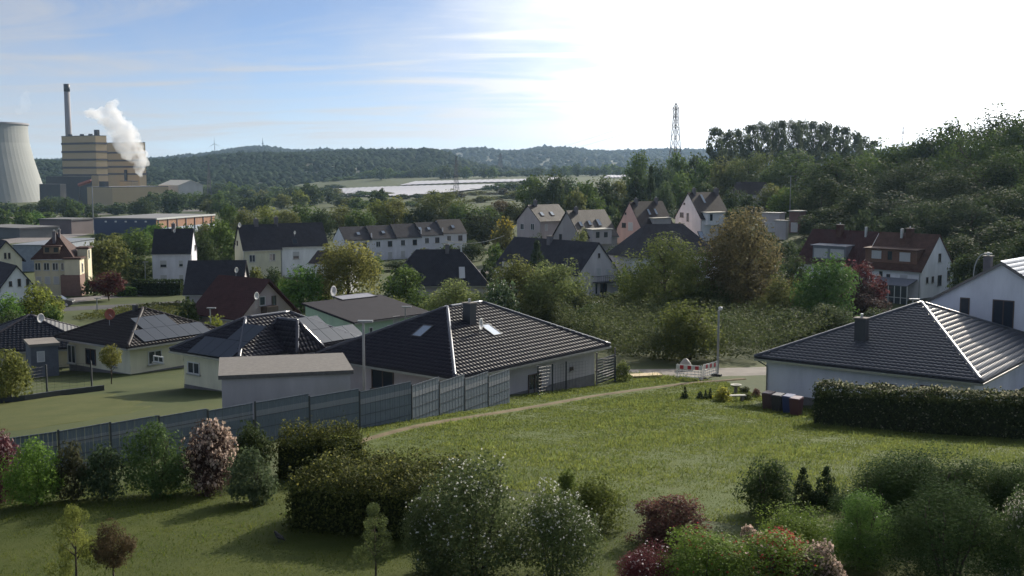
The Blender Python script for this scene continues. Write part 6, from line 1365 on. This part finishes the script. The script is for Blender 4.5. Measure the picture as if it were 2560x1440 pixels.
# ------------------------------------------------------------------ meadow grass, lawn grass
def grass(name, label, poly, n, hmin, hmax, colr, seed, width=.012, patch=.9, px_poly=False):
    rng = np.random.default_rng(seed); xs = np.array([q[0] for q in poly]); ys = np.array([q[1] for q in poly])
    m = n * 3; X = rng.uniform(xs.min(), xs.max(), m); Y = rng.uniform(ys.min(), ys.max(), m); ins = np.zeros(m, bool); j = len(xs) - 1
    for i in range(len(xs)):
        c = ((ys[i] > Y) != (ys[j] > Y)) & (X < (xs[j] - xs[i]) * (Y - ys[i]) / (ys[j] - ys[i] + 1e-9) + xs[i]); ins ^= c; j = i
    X, Y = X[ins][:n], Y[ins][:n]; n = len(X)
    pd = np.full(n, 9.0)
    for (ax, ay), (bx, by) in zip(PATH, PATH[1:]):
        tt = np.clip(((X - ax) * (bx - ax) + (Y - ay) * (by - ay)) / ((bx - ax) ** 2 + (by - ay) ** 2), 0, 1); pd = np.minimum(pd, np.hypot(X - ax - tt * (bx - ax), Y - ay - tt * (by - ay)))
    kp = pd > .34 + .25 * rng.random(n); X, Y = X[kp], Y[kp]; n = len(X)
    pt = np.sin(X * .55 + 1.7 * np.sin(Y * .31)) * np.sin(Y * .47 + 1.1 * np.sin(X * .4)) ; pt2 = np.sin(X * 2.3 + Y) * np.sin(Y * 2.9 - X * .7)
    hh = (hmin + (hmax - hmin) * rng.random(n) ** 2) * (1 + .45 * pt * patch + .3 * pt2)
    Z = ground_np(X, Y) + .02; a = rng.uniform(0, 6.28, n); w = width * rng.uniform(.7, 1.6, n) * np.sqrt(hh / hmax + .3) * (Y / 35)
    lean = rng.normal(size=(n, 2)) * .45 * hh[:, None]
    v = np.empty((n, 3, 3)); v[:, 0] = np.stack([X - np.cos(a) * w, Y - np.sin(a) * w, Z], 1); v[:, 1] = np.stack([X + np.cos(a) * w, Y + np.sin(a) * w, Z], 1); v[:, 2] = np.stack([X + lean[:, 0], Y + lean[:, 1], Z + hh], 1)
    me = bpy.data.meshes.new(name); me.vertices.add(n*3); me.vertices.foreach_set('co', v.astype(np.float32).ravel()); me.loops.add(n*3); me.loops.foreach_set('vertex_index', np.arange(n*3, dtype=np.int32))
    me.polygons.add(n); me.polygons.foreach_set('loop_start', np.arange(0, n*3, 3, dtype=np.int32)); me.update(calc_edges=True)
    at_ = me.attributes.new('rnd', 'FLOAT', 'FACE'); at_.data.foreach_set('value', np.clip(.46 + .22 * pt + .20 * pt2 + .18 * np.sin(X * 5.1 + 2 * np.sin(Y * 3.3)) * np.sin(Y * 4.7 + 2 * np.sin(X * 2.9)) + rng.normal(size=n) * .16, 0, 1).astype(np.float32))
    o = link(name, me, None, LEAFT, colr); o['kind'] = 'stuff'; tag(o, label, 'grass')
grass('meadow_grass', 'uneven sunlit meadow grass on the slope', meadow_poly, 420000, .02, .105, (0.150, 0.178, 0.046), 5, .017)
grass('meadow_weeds', 'taller scattered weeds and seed stalks in the meadow', meadow_poly, 30000, .06, .26, (0.11, 0.145, 0.045), 15, .013, 1.6)
grass('lawn_blades', 'short mown lawn blades in the garden', lawn_poly, 260000, .02, .055, (0.105, 0.128, 0.026), 6, .010, .8)

grass('lawn_clover', 'darker clover and weed patches in the lawn', lawn_poly, 45000, .02, .075, (0.070, 0.105, 0.022), 26, .014, 2.0)
# ------------------------------------------------------------------ tell look-alikes apart by their place in the row
ORD = 'leftmost second third fourth fifth sixth seventh eighth ninth tenth eleventh twelfth thirteenth fourteenth fifteenth sixteenth seventeenth eighteenth nineteenth twentieth'.split()
grp = {}
for t_ in TREES:
    if 'group' in t_: grp.setdefault(t_['group'], []).append(t_)
for g_, l_ in grp.items():
    l_.sort(key=lambda o: o.location.x / max(o.location.y, 1)); n_ = len(l_)
    for i, o in enumerate(l_):
        j = n_ - 1 - i
        if min(i, j) >= 20: continue
        w_ = ('leftmost' if i == 0 else 'rightmost' if j == 0 else ORD[i] + ' from left' if i <= j else ORD[j] + ' from right')
        o['label'] = w_ + ', ' + o['label']
# ------------------------------------------------------------------ haze over the whole valley
hz = MB().box(-7000, -120, -90, 7000, 9500, 175); hzo = hz.mesh('haze'); hzm, hn, hl, hb_ = newmat('haze_air'); hn.remove(hb_)
pv = hn.new('ShaderNodeVolumePrincipled'); pv.inputs['Color'].default_value = (0.50, 0.72, 1.0, 1); pv.inputs['Density'].default_value = 5.0e-5; pv.inputs['Anisotropy'].default_value = 0.35
hl.new(pv.outputs[0], hn['Material Output'].inputs['Volume'])
ho = link('haze', hzo, None, hzm); ho['kind'] = 'stuff'; tag(ho, 'thin morning haze over the whole valley', 'haze')
